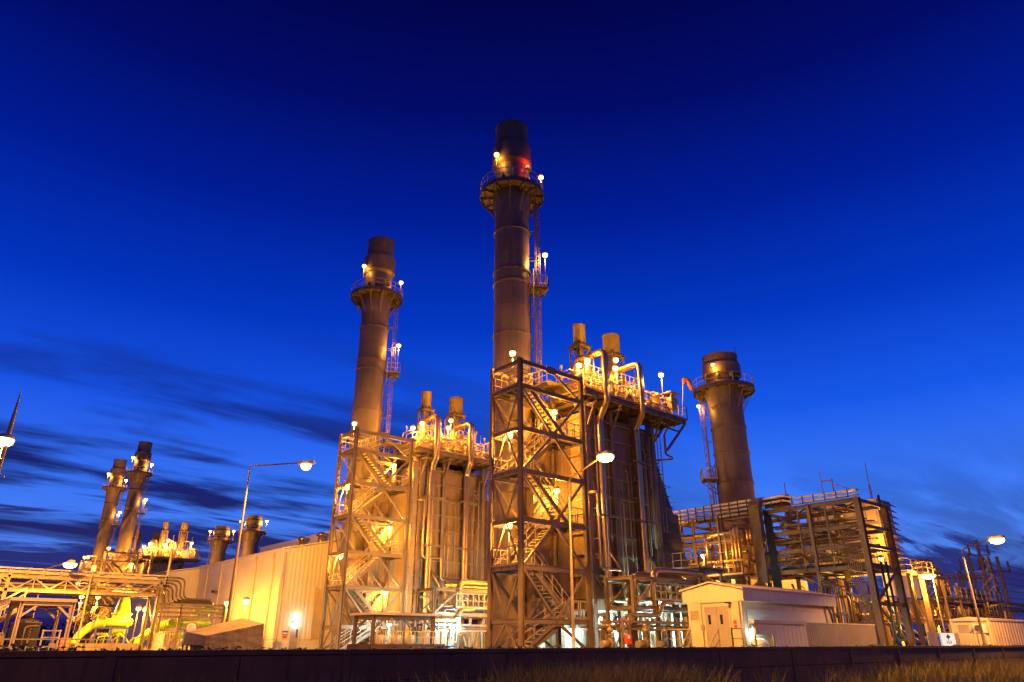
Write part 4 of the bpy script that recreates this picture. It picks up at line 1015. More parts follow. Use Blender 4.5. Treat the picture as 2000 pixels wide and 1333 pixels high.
# ------------------------------------------------------------------ pipe frames at the foot of the boilers
def pipe_frame(label):
    t = thing('pipe_gantry', (37, 30.5, 0), label, 'pipe frame', 'pipe frames at the foot of the boilers')
    for x in (35.7, 37.9, 42.4):
        for y in (30.0, 32.2): MB().ibar((x, y, 0), (x, y, 4.5), .2, .22, up=(1, 0, 0)).build('column', 'steel', t)
    for y in (30.0, 32.2):
        for z in (2.6, 4.35): MB().ibar((35.7, y, z), (42.4, y, z), .16, .24).build('beam', 'steel', t)
        MB().bar((35.8, y, 2.7), (37.8, y, 4.2), .1).build('brace', 'steel', t)
        MB().bar((37.9, y, 2.5), (36.6, y, 1.2), .1).build('brace', 'steel', t)
    for x in (35.7, 37.9, 42.4):
        for z in (2.6, 4.35): MB().ibar((x, 30.0, z), (x, 32.2, z), .14, .2).build('beam', 'steel', t)
    d = MB().box(37.7, 29.8, 3.0, 42.6, 32.3, 3.06).build('deck', 'grating', t)
    MB().rail([(37.7, 29.85, 3.06), (42.6, 29.85, 3.06), (42.6, 32.2, 3.06)], step=.55, h=1.05).build('railing', 'rail', d)
    MB().pipe([(38.3, 30.4, 2.2), (38.3, 30.4, 4.95), (41.4, 30.4, 5.0), (43.5, 30.4, 5.0), (50.0, 33.6, 4.7), (54.5, 33.6, 4.6)], .22, 14, .6, 7).build('main_pipe', 'cladding', t)
    MB().pipe([(37.6, 31.4, 2.6), (37.6, 31.4, 4.75), (42.4, 31.4, 4.75), (49, 34.2, 4.3)], .17, 12, .5).build('main_pipe', 'cladding', t)
    MB().pipe([(34.7, 29.6, .1), (34.7, 29.6, 2.12), (37.6, 29.6, 2.15), (38.0, 29.6, 2.9), (39.3, 29.6, 2.95), (39.3, 30.3, 2.95)], .14, 12, .3).build('loop_pipe', 'cladding', t)
    MB().pipe([(36.5, 30.6, 3.2), (38.4, 30.6, 3.2), (38.4, 30.6, 2.9)], .1, 10, .2).build('loop_pipe', 'pipe_paint', t)
    rr = random.Random(21)
    for x in (38.9, 39.8, 40.6, 41.6):
        v = MB().tube((x, 30.2, 3.06), (x, 30.2, 3.45), .07, 8).lathe([(.08, 3.42), (.19, 3.5), (.19, 3.62), (.06, 3.7), (.06, 3.95), (.12, 3.95), (.12, 4.02), (.02, 4.03)], (x, 30.2), 10).build('control_valve', 'pipe_paint', t)
    return t
pf1 = pipe_frame('brown pipe support frame with big elbow pipes at the foot of the nearer boiler')
pf2 = copy_thing(pf1, (-3.4, 16.6, 0), 'bright pipe support frame with a big silver elbow at the foot of the farther boiler')

def pipe_run(label):
    t = thing('pipe_rack', (33, 29, 0), label, 'pipe rack', 'low pipe racks by the boilers')
    for x in (33.1, 35.4, 38.9):
        MB().ibar((x, 28.8, 0), (x, 28.8, 1.9), .14, .16, up=(1, 0, 0)).build('column', 'steel', t)
        MB().ibar((x, 30.0, 0), (x, 30.0, 1.9), .14, .16, up=(1, 0, 0)).build('column', 'steel', t)
        MB().bar((x, 28.8, 1.4), (x, 30, 1.4), .1).build('beam', 'steel', t)
    for y in (28.8, 30.0):
        for z in (1.32, 1.72): MB().bar((32.6, y, z), (39.6, y, z), .10, .13).build('beam', 'steel', t)
    for k in range(5): MB().tube((32.6, 29.0 + .2 * k, 1.5), (39.6, 29.0 + .2 * k, 1.5), .05 + .02 * (k % 2), 8).build('pipe', 'cladding' if k % 2 else 'pipe_paint', t)
    for x, z in ((33.0, 1.35), (34.7, 1.05)):
        m = MB()
        for a, b in (((x, 28.6, z - .5), (x, 28.6, z + .6)), ((x + .55, 28.6, z - .5), (x + .55, 28.6, z + .6)), ((x, 28.6, z + .6), (x + .55, 28.6, z + .6)), ((x, 28.6, z - .5), (x + .55, 28.6, z - .5))): m.bar(a, b, .08)
        m.build('gauge_board', 'steel', t)
        for k in range(3): MB().tube((x + .15, 28.58, z - .2 + .3 * k), (x + .15, 28.45, z - .2 + .3 * k), .09, 10).build('gauge', 'pipe_paint', t)
    return t
rk1 = pipe_run('low pipe rack with gauges in front of the nearer boiler')
rk2 = copy_thing(rk1, (-1.2, 17.4, .1), 'low pipe rack in front of the farther boiler, right of the canopy')
def pump(x, y, label, k):
    t = thing('water_pump', (x, y, 0), label, 'pump', 'small pumps at the foot of the boilers')
    MB().box(x - .5, y - .25, 0, x + .55, y + .25, .25).build('pump_base', 'concrete', t)
    MB().tube((x - .45, y, .5), (x + .05, y, .5), .2, 14).build('motor', 'pipe_paint', t)
    m = MB().tube((x + .15, y, .5), (x + .35, y, .5), .26, 14).tube((x + .25, y, .5), (x + .25, y, .95), .09, 10).tube((x + .25, y, .93), (x + .25, y, .99), .16, 10); m.build('volute', 'blue_paint' if k % 2 else 'steel', t)
    MB().lathe([(.02, .95), (.08, 1.0), (.08, 1.1), (.17, 1.14), (.17, 1.3), (.05, 1.36), (.02, 1.5)], (x + .25, y), 12).build('relief_valve', 'pipe_paint', t)
pump(33.4, 27.6, 'small pump beside the nearer stair tower, left of the low pipe rack', 0)
pump(30.8, 27.9, 'small pump behind the street light pole at centre', 0)
pump(35.2, 27.6, 'small pump under the low pipe rack of the nearer boiler', 1)
ex = thing('fire_cabinet', (31.9, 27.3, 0), 'little red and white fire hose cabinet beside the nearer stair tower', 'cabinet')
MB().box(31.75, 27.3, .5, 32.1, 27.5, 1.0).build('cabinet_body', 'red_paint', ex)
MB().box(31.80, 27.28, .78, 31.95, 27.298, .95).build('white_label', 'plastic_white', ex)
MB().tube((31.92, 27.4, 0), (31.92, 27.4, .5), .04, 8).build('post', 'steel', ex)

# equipment in cold white light under the boilers
def underbelly(label):
    t = thing('condensate_skid', (41, 38, 0), label, 'skid', 'white lit skids beneath the boilers')
    for k, (x, y, w_, h) in enumerate(((38.2, 37.0, 1.6, 1.5), (41.0, 37.5, 2.2, 1.7), (44.4, 37.0, 1.8, 1.6))):
        MB().box(x, y, 0.1, x + w_, y + 1.6, h).build('equipment_cabinet', 'glass_sheet' if k == 1 else 'white_plain', t)
        m = MB()
        for j in range(4): m.box(x + .05 + j * w_ / 4, y - .03, .2, x + w_ / 4 * (j + 1) - .05, y - .005, h - .1)
        m.build('cabinet_doors', 'glass_sheet' if k == 1 else 'grey_paint', t)
    for x in (37.6, 40.4, 43.3, 46.0):
        MB().ibar((x, 36.0, 0), (x, 36.0, 2.6), .2, .2, up=(1, 0, 0)).build('column', 'galvanised', t)
    for x in (37.6, 40.4, 43.3): MB().bar((x + .2, 36, .1), (x + 1.5, 36, 2.4), .16).build('brace', 'galvanised', t); MB().bar((x + 2.6, 36, .1), (x + 1.5, 36, 2.4), .16).build('brace', 'galvanised', t)
    rr = random.Random(31)
    for k in range(14):
        x = 37 + rr.random() * 9; y = 34.6 + rr.random() * 1.3; z = rr.uniform(1.2, 2.3)
        MB().pipe([(x, y, .1), (x, y, z), (x + rr.uniform(-1.2, 1.2), y, z), (x + rr.uniform(-.4, .4), y + 1.2, z)], rr.choice((.05, .08, .12)), 8).build('pipe', 'cladding', t)
    for x in (38.0, 41.2, 43.8, 46.3): MB().tube((x, 34.5, .1), (x, 34.5, 2.3), .1, 8).build('drain_pipe', 'cladding', t)
    MB().box(36.8, 42.5, 0.05, 47.0, 42.6, 2.5).build('screen_wall', 'white_plain', t)
    return t
ub1 = underbelly('white lit cabinets, struts and pipes beneath the nearer boiler')
ub2 = copy_thing(ub1, (-2.2, DY - 4.6, 0), 'white lit cabinets, struts and pipes right of the canopy')
# ------------------------------------------------------------------ small building and fence, right
sb = thing('switch_room', (35.2, 22.4, 0), 'small cream gabled building with double doors behind the wall, right of centre', 'building')
bx0, bx1, by0, by1, be = 35.2, 45.3, 22.4, 25.66, 2.65
MB().box(bx0, by0, .25, bx1, by1, be).build('walls', 'cream', sb)
MB().box(bx0 - .12, by0 - .06, 0, bx1 + .02, by1 + .06, .246).build('plinth', 'concrete', sb)
ym = (by0 + by1) / 2
MB().prism([(by0 - .38, be - .02), (by1 + .30, be - .02), (by1 + .30, be + .62), (ym, be + .96), (by0 - .38, be + .58)], bx0 - .02, bx1 + .15, axis='X').build('fascia_cladding', 'white_sheet', sb)
m = MB()
for a, b in (((by0 - .48, be + .60), (ym, be + 1.02)), ((by1 + .40, be + .64), (ym, be + 1.02))):
    m._add([V(x, p[0], p[1] + dz) for p in (a, b) for x in (bx0 - .14, bx1 + .25) for dz in (-.03, .05)], [(0, 1, 3, 2), (4, 6, 7, 5), (0, 4, 5, 1), (2, 3, 7, 6), (1, 5, 7, 3), (0, 2, 6, 4)])
m.build('roof', 'cream', sb)
d = MB().box(bx0 - .03, 23.78, .25, bx0 - .006, 24.52, 2.38).build('door', 'grey_paint', sb)
MB().box(bx0 - .045, 24.18, 1.5, bx0 - .032, 24.34, 1.98).build('vision_panel', 'glass', d); MB().box(bx0 - .06, 23.83, 1.15, bx0 - .034, 23.87, 1.3).build('handle', 'galvanised', d)
d = MB().box(bx0 - .03, 23.02, .25, bx0 - .006, 23.765, 2.38).build('door', 'grey_paint', sb)
MB().box(bx0 - .045, 23.42, 1.5, bx0 - .032, 23.58, 1.98).build('vision_panel', 'glass', d)
m = MB().box(bx0 - .05, 24.53, .25, bx0 - .002, 24.6, 2.46).box(bx0 - .05, 22.94, .25, bx0 - .002, 23.01, 2.46).box(bx0 - .05, 23.01, 2.39, bx0 - .002, 24.53, 2.46); m.build('door_frame', 'cream', sb)
MB().pipe([(bx0 + .1, by0 - .1, be), (bx0 + .1, by0 - .1, .1)], .06, 8).build('downpipe', 'cream', sb)
MB().pipe([(bx1 - .5, by0 - .1, be), (bx1 - .5, by0 - .25, be - .3), (bx1 - .2, by0 - .25, 1.2)], .09, 8, .2).build('downpipe', 'galvanised', sb)
MB().box(bx0 + .7, by0 - .03, .9, bx1 - .8, by0 - .005, 2.25).build('recessed_panel', 'white_plain', sb)
m = MB()
for k in range(7): m.box(bx0 - .03, 25.0, 1.75 + k * .07, bx0 - .003, 25.45, 1.79 + k * .07)
m.box(bx0 - .035, 24.96, 1.7, bx0 - .004, 25.0, 2.26).box(bx0 - .035, 25.45, 1.7, bx0 - .004, 25.49, 2.26)
m.build('wall_vent', 'grey_paint', sb)
m = MB().pipe([(bx0 - .04, 24.75, .3), (bx0 - .04, 24.75, 2.6), (bx0 - .04, 23.0, 2.6)], .025, 6, .08); m.build('cable_conduit', 'grey_paint', sb)
MB().box(bx0 - .09, 24.66, 1.2, bx0 - .004, 24.86, 1.5).build('switch_box', 'grey_paint', sb)
MB().box(bx0 - .35, 22.8, 2.52, bx0 - .02, 23.0, 2.6).build('gable_light', 'black_rubber', sb)
sg2 = thing('warning_sign', (bx0, 22.75, 1.5), 'yellow and red warning stickers right of the cream building doors', 'sign')
m = MB()._add([V(bx0 - .012, 22.58, 1.72), V(bx0 - .012, 22.82, 1.72), V(bx0 - .012, 22.70, 1.92), V(bx0 - .004, 22.58, 1.72), V(bx0 - .004, 22.82, 1.72), V(bx0 - .004, 22.70, 1.92)], [(0, 1, 2), (5, 4, 3), (0, 3, 4, 1), (1, 4, 5, 2), (2, 5, 3, 0)]); m.build('triangle', 'safety_yellow', sg2)
MB().box(bx0 - .012, 22.6, 1.5, bx0 - .004, 22.8, 1.68).build('red_board', 'red_paint', sg2)
MB().box(bx0 - .012, 22.6, 1.28, bx0 - .004, 22.8, 1.46).build('red_board', 'red_paint', sg2)
hr = thing('stair_handrail', (34.4, 23.8, 0), 'pale handrails and steps outside the cream building doors', 'handrail')
MB().box(33.9, 22.6, 0, 35.06, 25.9, .24).build('steps', 'concrete', hr)
m = MB().rail([(34.95, 26.2, .25), (34.0, 26.2, .25), (34.0, 24.75, .25)], h=1.0, step=.8, toe=False).rail([(34.0, 23.0, .25), (34.0, 22.2, .25), (34.95, 22.2, .25)], h=1.0, step=.8, toe=False)
m.bar((34.0, 24.75, .3), (34.0, 23.0, .3), .04)
for y in (24.75, 23.0): m.bar((34.0, y, 1.25), (33.0, y, .3), .045); m.bar((34.0, y, .75), (33.2, y, 0), .04)
m.build('railing', 'rail', hr)
f1 = thing('sheet_fence', (37, 21.3, 0), 'lit cream ribbed sheet screen with a gap at its lower left, beside the cream building', 'screen')
m = MB().box(34.75, 21.28, .95, 39.9, 21.33, 1.5).box(36.55, 21.28, 0, 39.9, 21.33, .95); m.build('sheeting', 'white_sheet', f1)
MB().box(34.5, 21.15, 1.5, 39.85, 21.45, 1.66).build('top_rail', 'cream', f1)
for x in (34.8, 36.5): MB().bar((x, 21.36, 0), (x, 21.36, 1.5), .07).build('post', 'steel', f1)
f2 = thing('sheet_fence', (44, 21.6, 0), 'dark grey corrugated sheet screen right of the lit cream one', 'screen')
MB().box(39.95, 21.5, 0, 49.0, 21.55, 1.6).build('sheeting', 'grey_sheet', f2)
MB().box(39.93, 21.46, 1.6, 49.03, 21.6, 1.66).build('top_rail', 'cream', f2)
tkw = thing('water_tank', (36.4, 22.0, 0), 'white cylinder glimpsed in cold light under the cream screen gap', 'tank')
m = MB().lathe([(.02, 35.6), (.3, 35.65), (.34, 35.8), (.34, 36.3), (.3, 36.45), (.02, 36.5)], (0, 0), 16); m.v = [V(v.z, 21.9 + v.x, .45 + v.y) for v in m.v]; m.build('tank_shell', 'plastic_white', tkw)
wl2 = thing('bulkhead_lamp', (36.2, 22.38, 1.2), 'cold white lamp hidden behind the lit cream screen, on the building wall', 'lamp')
MB().box(36.0, 22.25, 1.25, 36.4, 22.396, 1.4).build('lamp_housing', 'grey_paint', wl2); MB().box(36.02, 22.22, 1.18, 36.38, 22.36, 1.245).build('lens', 'lens_white', wl2)
add_light(wl2, (36.2, 22.1, 1.1), 'white', 25)

# ------------------------------------------------------------------ pipe and cable rack tower, right
rt = thing('pipe_rack_tower', (57, 28, 0), 'tall brown open steel pipe rack at right with cable trays along its top', 'pipe rack')
RX, RX2 = 57.0, 61.8
zs = (11.0, 9.05, 7.55, 5.95)
for y in (24.5, 28.6, 33.0, 37.0, 41.5):
    for x in (RX, RX2): MB().ibar((x, y, 0), (x, y, 11.2 if y < 30 else 12.0), .42 if y < 25 else .26, .46 if y < 25 else .28, up=(1, 0, 0)).build('column', 'steel', rt)
for z in zs:
    for x in (RX, RX2):
        MB().ibar((x, 24.7, z), (x, 41.5, z), .22, .34).build('beam', 'steel', rt)
    for y in (24.5, 26.5, 28.6, 30.8, 33.0, 37.0, 41.5): MB().ibar((RX, y, z - .02), (RX2, y, z - .02), .18, .28).build('cross_beam', 'steel', rt)
for z in (11.0, 9.05, 7.55):
    for y in (26.5, 30.8): MB().bar((RX + .2, y - 1.9, z - .1), (RX2 - .4, y + 1.9, z - .1), .12).build('brace', 'steel', rt)
MB().bar((RX, 24.8, 6.1), (RX, 28.4, 7.4), .13).build('brace', 'steel', rt); MB().bar((RX, 32.2, 6.1), (RX, 28.8, 7.4), .13).build('brace', 'steel', rt)
MB().bar((RX + .2, 24.5, 3.2), (RX2 - .2, 24.5, .3), .16).build('brace', 'steel', rt); MB().bar((RX + .2, 24.5, 3.4), (RX2 - .2, 24.5, 5.8), .16).build('brace', 'steel', rt)
MB().ibar((RX, 24.5, 3.3), (RX2, 24.5, 3.3), .18, .28).build('beam', 'steel', rt)
for y in (27.2, 29.6): MB().bar((RX, y, 5.9), (RX, y, 10.9), .13).build('hanger', 'steel', rt)
# trays, level then stepped, along the top
for dz in (0, .38):
    m = MB().bar((RX - .1, 24.3, 11.36 + dz), (RX - .1, 29.3, 11.36 + dz), .42, .13)
    m.bar((RX - .1, 29.3, 11.36 + dz), (RX - .1, 30.6, 11.75 + dz), .42, .13); m.bar((RX - .1, 30.6, 11.75 + dz), (RX - .1, 32.4, 11.70 + dz), .42, .13)
    m.build('cable_tray', 'cream', rt)
for dz in (0, .36, .72, 1.05): MB().bar((RX - .1, 33.6, 11.15 + dz), (RX - .1, 42.3, 11.15 + dz), .36, .14).build('cable_tray', 'cream', rt)
m = MB()
for k in range(9): m.bar((RX - .32, 25 + k * .95, 11.2), (RX - .32, 25 + k * .95, 11.85), .07)
for k in range(10): m.bar((RX - .32, 34.0 + k * .9, 10.9), (RX - .32, 34.0 + k * .9, 12.3), .08)
m.bar((RX - .32, 25, 11.24), (RX - .32, 42.1, 11.24), .04)
m.build('tray_hangers', 'steel_dark', rt)
# big bent cable duct
m = MB()
m.bar((RX - .35, 33.25, 5.2), (RX - .35, 33.25, 11.4), .5, .95, up=(0, 1, 0))
for k in range(6):
    a0, a1 = R(15 * k), R(15 * (k + 1))
    p = lambda a: V(RX - .35 + .75 * (1 - math.cos(a)), 33.25, 11.4 + .75 * math.sin(a))
    m.bar(p(a0), p(a1 + .02), .5, .95, up=(0, 1, 0))
m.bar((RX + .4, 33.25, 12.15), (RX2, 33.25, 12.15), .5, .95, up=(0, 1, 0))
m.bar((RX - .35, 33.25, 5.2), (RX - .9, 34.4, 4.2), .5, .95, up=(0, 1, 0))
m.build('cable_duct', 'pipe_paint', rt)
m = MB()
for k in range(9): m.tube((RX - .2 + .02 * k, 32.55 - .08 * k, 3.0), (RX - .2, 32.55 - .08 * k, 11.3 - .1 * k), .05, 6)
m.build('cable_bundle', 'black_rubber', rt)
for k in range(3):
    MB().pipe([(RX - .1, 32.4, 11.35 + .3 * k), (RX + .4, 31.8, 11.6 + .3 * k), (RX + .4, 30.4, 11.5 + .2 * k)], .14, 8, .3).build('cable_bundle', 'steel_dark', rt)
# conduits fanning down the corner
m = MB()
for k in range(8): m.pipe([(RX - .28, 25.0 + .16 * k, 9.2 - .1 * k), (RX - .28, 25.0 + .16 * k, 5.2), (RX - .28, 24.9 + .10 * k, 4.4), (RX - .28, 24.9 + .10 * k, .2)], .035, 6, .2, 3)
m.build('conduits', 'pipe_paint', rt)
m = MB()
for z in (2.0, 3.4, 4.9, 6.8, 8.2): m.bar((RX - .3, 24.6, z), (RX - .3, 26.3, z), .05)
m.build('conduit_clips', 'steel', rt)
rr = random.Random(17)
for k in range(30):
    z = rr.choice(zs) + rr.choice((.24, .3, -.3)); y0 = 24.8 + rr.random() * 2; x = RX + .5 + rr.random() * 3.8
    MB().tube((x, y0, z), (x, y0 + rr.uniform(4, 8), z), rr.choice((.05, .07, .1)), 8).build('pipe', 'cladding' if k % 2 else 'pipe_paint', rt)
for k in range(22):
    y = 25 + rr.random() * 8; x = RX + .3 + rr.random() * 4; z = rr.uniform(.8, 5.2)
    MB().pipe([(x, y, .1), (x, y, z), (x, y + rr.uniform(.8, 2.5), z), (x, y + 2.6, z + .8)], rr.choice((.06, .09, .13)), 8).build('pipe', 'steel' if k % 3 else 'pipe_paint', rt)
for zt_ in (6.9, 8.35, 9.75):
    for x in (RX + .7, RX + 1.9, RX + 3.3): MB().bar((x, 24.9, zt_), (x, 32.8, zt_), .5, .1).build('cable_tray', 'steel', rt)
for k in range(14):
    y = 25 + rr.random() * 8; MB().tube((RX + .2 + rr.random() * 4, y, 6.0), (RX + .2 + rr.random() * 4, y + .02, 10.8), rr.choice((.03, .045, .06)), 6).build('riser', 'steel', rt)
d = MB().box(RX + .2, 24.8, 6.14, RX2 - .2, 33, 6.19).build('walkway', 'grating', rt); MB().rail([(RX + .2, 33, 6.19), (RX + .2, 24.8, 6.19), (RX2 - .2, 24.8, 6.19)], r=.02).build('railing', 'steel', d)
for k, x in enumerate((58.4, 59.3)): MB().pipe([(x, 24.2, 6.4), (x, 24.2, .8), (x + 1.0, 24.2, .8)], .1, 8, .3).build('green_pipe', 'green_pipe', rt)
for k in range(2): MB().tube((RX + .2, 25 + .2, 6.22), (RX + .2, 33, 6.22), .12, 8).build('green_pipe', 'green_pipe', rt)
MB().pipe([(59.2, 27.3, 5.0), (59.2, 27.3, 10.4), (60.2, 27.3, 10.4), (60.2, 27.3, 8.4)], .2, 12, .4).build('yellow_pipe', 'safety_yellow', rt)
# tall silver pipe pairs beside the duct
for y, zt_, r in ((34.25, 9.9, .17), (34.6, 9.75, .13), (35.25, 9.5, .12), (33.95, 9.9, .12)):
    MB().pipe([(54.6, y, 5.0), (54.6, y, zt_), (56.6, y, zt_), (56.6, y, zt_ - 1.4)], r, 12, .45).build('silver_pipe', 'cladding', rt)
MB().pipe([(54.6, 37.2, 6.4), (54.6, 37.2, 9.3), (56.6, 37.2, 9.3)], .16, 12, .2).build('silver_pipe', 'cladding', rt)
MB().tube((54.8, 33.5, 9.35), (54.8, 42, 9.35), .26, 12).build('header_pipe', 'cladding', rt)
m = MB().lathe([(.02, -1.1), (.3, -1.05), (.42, -.85), (.42, .85), (.3, 1.05), (.02, 1.1)], (0, 0), 18); m.v = [V(58.6 + v.z, 31.2 + v.x, 9.9 + v.y) for v in m.v]; m.build('hanging_drum', 'cladding', rt)
MB().ibar((54.6, 33.5, 8.6), (54.6, 42, 8.6), .18, .26).build('beam', 'steel', rt)
for y in (35.8, 38.4, 41): MB().ibar((54.6, y, 0), (54.6, y, 10.9), .2, .22, up=(1, 0, 0)).build('column', 'steel', rt)
for k in range(16):
    y = 33.6 + rr.random() * 7; z = rr.uniform(4.6, 8.2); x = 54.2 + rr.random() * 2
    MB().pipe([(x, y, z - 1.5), (x, y, z), (x, y + rr.uniform(.6, 2.4), z), (x + 1, y + 2.2, z)], rr.choice((.05, .07, .1)), 8).build('pipe', 'cladding' if k % 2 else 'pipe_paint', rt)
for z in (4.4, 5.6, 6.9): MB().ibar((53.9, 33.2, z), (53.9, 42, z), .14, .2).build('beam', 'steel', rt)
d = MB().box(53.4, 33.2, 5.7, 54.5, 42, 5.76).build('walkway', 'grating', rt); MB().rail([(53.4, 33.2, 5.76), (53.4, 42, 5.76)]).build('railing', 'rail', d)
p2 = thing('access_platform', (45, 31, 0), 'small railed platform halfway up, left of the pipe rack, above the cream building', 'platform')
d = MB().box(43.2, 30.2, 5.35, 46.2, 32.4, 5.42).build('deck', 'grating', p2)
MB().rail([(43.2, 32.4, 5.42), (43.2, 30.2, 5.42), (46.2, 30.2, 5.42), (46.2, 32.4, 5.42)], step=.75).build('railing', 'rail', d)
for x in (43.4, 46.0):
    for y in (30.4, 32.2): MB().ibar((x, y, 0), (x, y, 5.3), .16, .18, up=(1, 0, 0)).build('column', 'steel', p2)
MB().bar((43.4, 30.4, 4.6), (44.2, 30.4, 5.3), .1).build('brace', 'steel', p2); MB().ibar((43.2, 30.3, 5.24), (46.2, 30.3, 5.24), .14, .2).build('beam', 'steel', p2)

an = thing('radio_antenna', (57, 27.1, 11.9), 'thin antenna on a small bracket above the pipe rack trays', 'antenna')
m = MB().bar((57, 27.1, 11.7), (57, 27.1, 13.6), .05).bar((57, 26.2, 11.7), (57, 26.2, 12.9), .08).bar((57, 27.1, 12.8), (57, 26.2, 12.8), .08).bar((57, 26.2, 12.5), (57, 24.9, 11.9), .07); m.build('antenna_frame', 'steel', an)
an2 = thing('radio_antenna', (66, 27.4, 13), 'thin antenna above the air filter house at right', 'antenna')
m = MB().bar((68.4, 28, 12.9), (68.4, 28, 16.4), .05)
for dx in (-.18, .18): m.bar((68.4 + dx, 28, 12.9), (68.4 + dx, 28, 14.2), .04)
for z in (13.5, 14.2): m.bar((68.22, 28, z), (68.58, 28, z), .04)
m.build('antenna_frame', 'steel', an2)

fh = thing('air_filter_house', (72, 31, 0), 'big beige panelled air filter box behind the pipe rack, hoods on its right side', 'filter house')
MB().box(68.2, 27.6, 6.4, 71.2, 34.6, 12.9).build('filter_box', 'cream', fh)
m = MB()
for k in range(7): m.box(68.14, 27.7 + k * 1.0, 6.5, 68.196, 27.78 + k * 1.0, 12.8)
for z in (8.4, 10.6): m.box(68.12, 27.62, z, 68.196, 34.5, z + .12)
m.build('panel_ribs', 'grey_paint', fh)
m = MB()
for k in range(11):
    z = 6.9 + k * .54; m._add([V(x, y, zz_) for x in (68.4, 71.1) for y, zz_ in ((27.59, z + .42), (27.05, z - .02), (27.05, z + .02), (27.59, z + .46))], [(0, 1, 2, 3), (7, 6, 5, 4), (0, 4, 5, 1), (2, 6, 7, 3), (1, 5, 6, 2), (0, 3, 7, 4)])
m.build('weather_hoods', 'grey_paint', fh)
MB().tube((67.9, 27.2, 6.2), (67.9, 27.2, 13.1), .12, 8).build('corner_pipe', 'cladding', fh)
d = MB().box(67.2, 25.8, 6.2, 73, 27.5, 6.28).build('walkway', 'grating', fh); MB().rail([(67.2, 27.5, 6.28), (67.2, 25.8, 6.28), (73, 25.8, 6.28)]).build('railing', 'rail', d)
for x in (68.4, 71.0):
    for y in (26.2, 34.2): MB().ibar((x, y, 0), (x, y, 6.35), .3, .32, up=(1, 0, 0)).build('column', 'steel_dark', fh)
    MB().bar((x, 26.2, .5), (x, 34.2, 6), .15).build('brace', 'steel_dark', fh)
MB().prism([(68.4, 6.38), (68.4, 4.6), (66, 3.2), (62.5, 3.2), (62.5, 6.38)], 36.6, 40.4).build('intake_duct', 'casing_dark', fh)
en = thing('turbine_enclosure', (60, 38, 0), 'amber lit beige turbine casing glimpsed behind the pipe rack', 'enclosure')
MB().box(58.8, 36.2, .1, 69.5, 41, 6.2).build('enclosure_walls', 'cream', en)
MB().box(62.4, 33.2, .1, 69.5, 36.1, 4.6).build('lower_enclosure', 'casing', en)
MB().box(50.5, 42.5, 0, 58.6, 43.0, 9.2).build('rear_wall', 'cream', en)
m = MB()
for k in range(6): m.box(62.34, 33.4 + k * .46, .3, 62.396, 33.46 + k * .46, 4.5)
m.build('panel_ribs', 'grey_paint', en)
for x in (61.0, 63.5): MB().ibar((x, 30, 0), (x, 30, 5.8), .3, .32, up=(1, 0, 0)).build('column', 'steel_dark' if x < 62 else 'safety_yellow', en)

# ------------------------------------------------------------------ lattice truss rack and vessels at far right
tr = thing('truss_bridge', (85, 30, 0), 'low lattice pipe bridge lit yellow, right of the pipe rack', 'pipe bridge')
for y in (30, 32.5):
    for z in (2.6, 4.4): MB().ibar((70, y, z), (104, y, z), .2, .3).build('chord', 'steel', tr)
    m = MB()
    for k in range(17): m.bar((70 + 2 * k, y, 2.7), (71 + 2 * k, y, 4.3), .16); m.bar((71 + 2 * k, y, 4.3), (72 + 2 * k, y, 2.7), .16)
    m.build('truss_web', 'steel', tr)
for x in (71, 80, 90, 100):
    for y in (30, 32.5): MB().ibar((x, y, 0), (x, y, 4.5), .26, .28, up=(1, 0, 0)).build('column', 'steel', tr)
    MB().bar((x, 30, .3), (x + 3, 30, 2.5), .16).build('brace', 'steel', tr)
for k in range(5): MB().tube((70, 30.3 + .5 * k, 3.0), (104, 30.3 + .5 * k, 3.0), .13, 8).build('pipe', 'green_pipe' if k == 1 else 'cladding', tr)
MB().box(72, 29.9, 4.7, 80, 30, 6.9).build('wind_panel', 'grey_paint', tr)
pk = thing('pipe_stack_frame', (88, 30, 0), 'amber lit bent pipes and railings in front of the switchyard gantry', 'pipe frame')
for k in range(4): MB().pipe([(84 + k * .9, 29.5, 4.6), (84 + k * .9, 29.5, 8.4 - .5 * k), (82.6 + k * .4, 29.5, 8.4 - .5 * k), (82.2, 31, 8.4 - .5 * k)], .22, 10, .5).build('pipe', 'cladding', pk)
MB().pipe([(88, 29.0, 5.6), (95, 29.0, 5.6), (95, 29, 3)], .28, 12, .6).build('pipe', 'cladding', pk)
for x in (82, 86, 90, 94, 98):
    for y in (28.4, 30): MB().bar((x, y, 0), (x, y, 6.4), .18).build('post', 'steel', pk)
d = MB().box(82, 28.3, 4.75, 98.2, 30.1, 4.85).build('deck', 'grating', pk); MB().rail([(82, 28.3, 4.85), (98.2, 28.3, 4.85)], step=1.5, r=.04).build('railing', 'rail', d)
m = MB()
for k in range(6): m.rail([(92 + k, 28.2, .6 + k * .1), (92 + k, 27.4, .6 + k * .1)], h=3.6, step=.8, toe=False, r=.03); m.bar((92, 28.2, 1 + .6 * k), (97, 28.2, 1 + .6 * k), .07)
m.build('caged_stair', 'steel', pk)
cb = thing('conveyor_trunk', (110, 31, 0), 'long pale pipe trestle running off the right edge', 'pipe trestle')
for z, r in ((4.5, .28), (5.15, .22)): MB().tube((98, 31, z), (230, 31, z), r, 10).build('pipe', 'cladding', cb)
for k in range(14): MB().ibar((99 + 9 * k, 31, 0), (99 + 9 * k, 31, 4.3), .25, .25, up=(1, 0, 0)).build('column', 'steel', cb); 

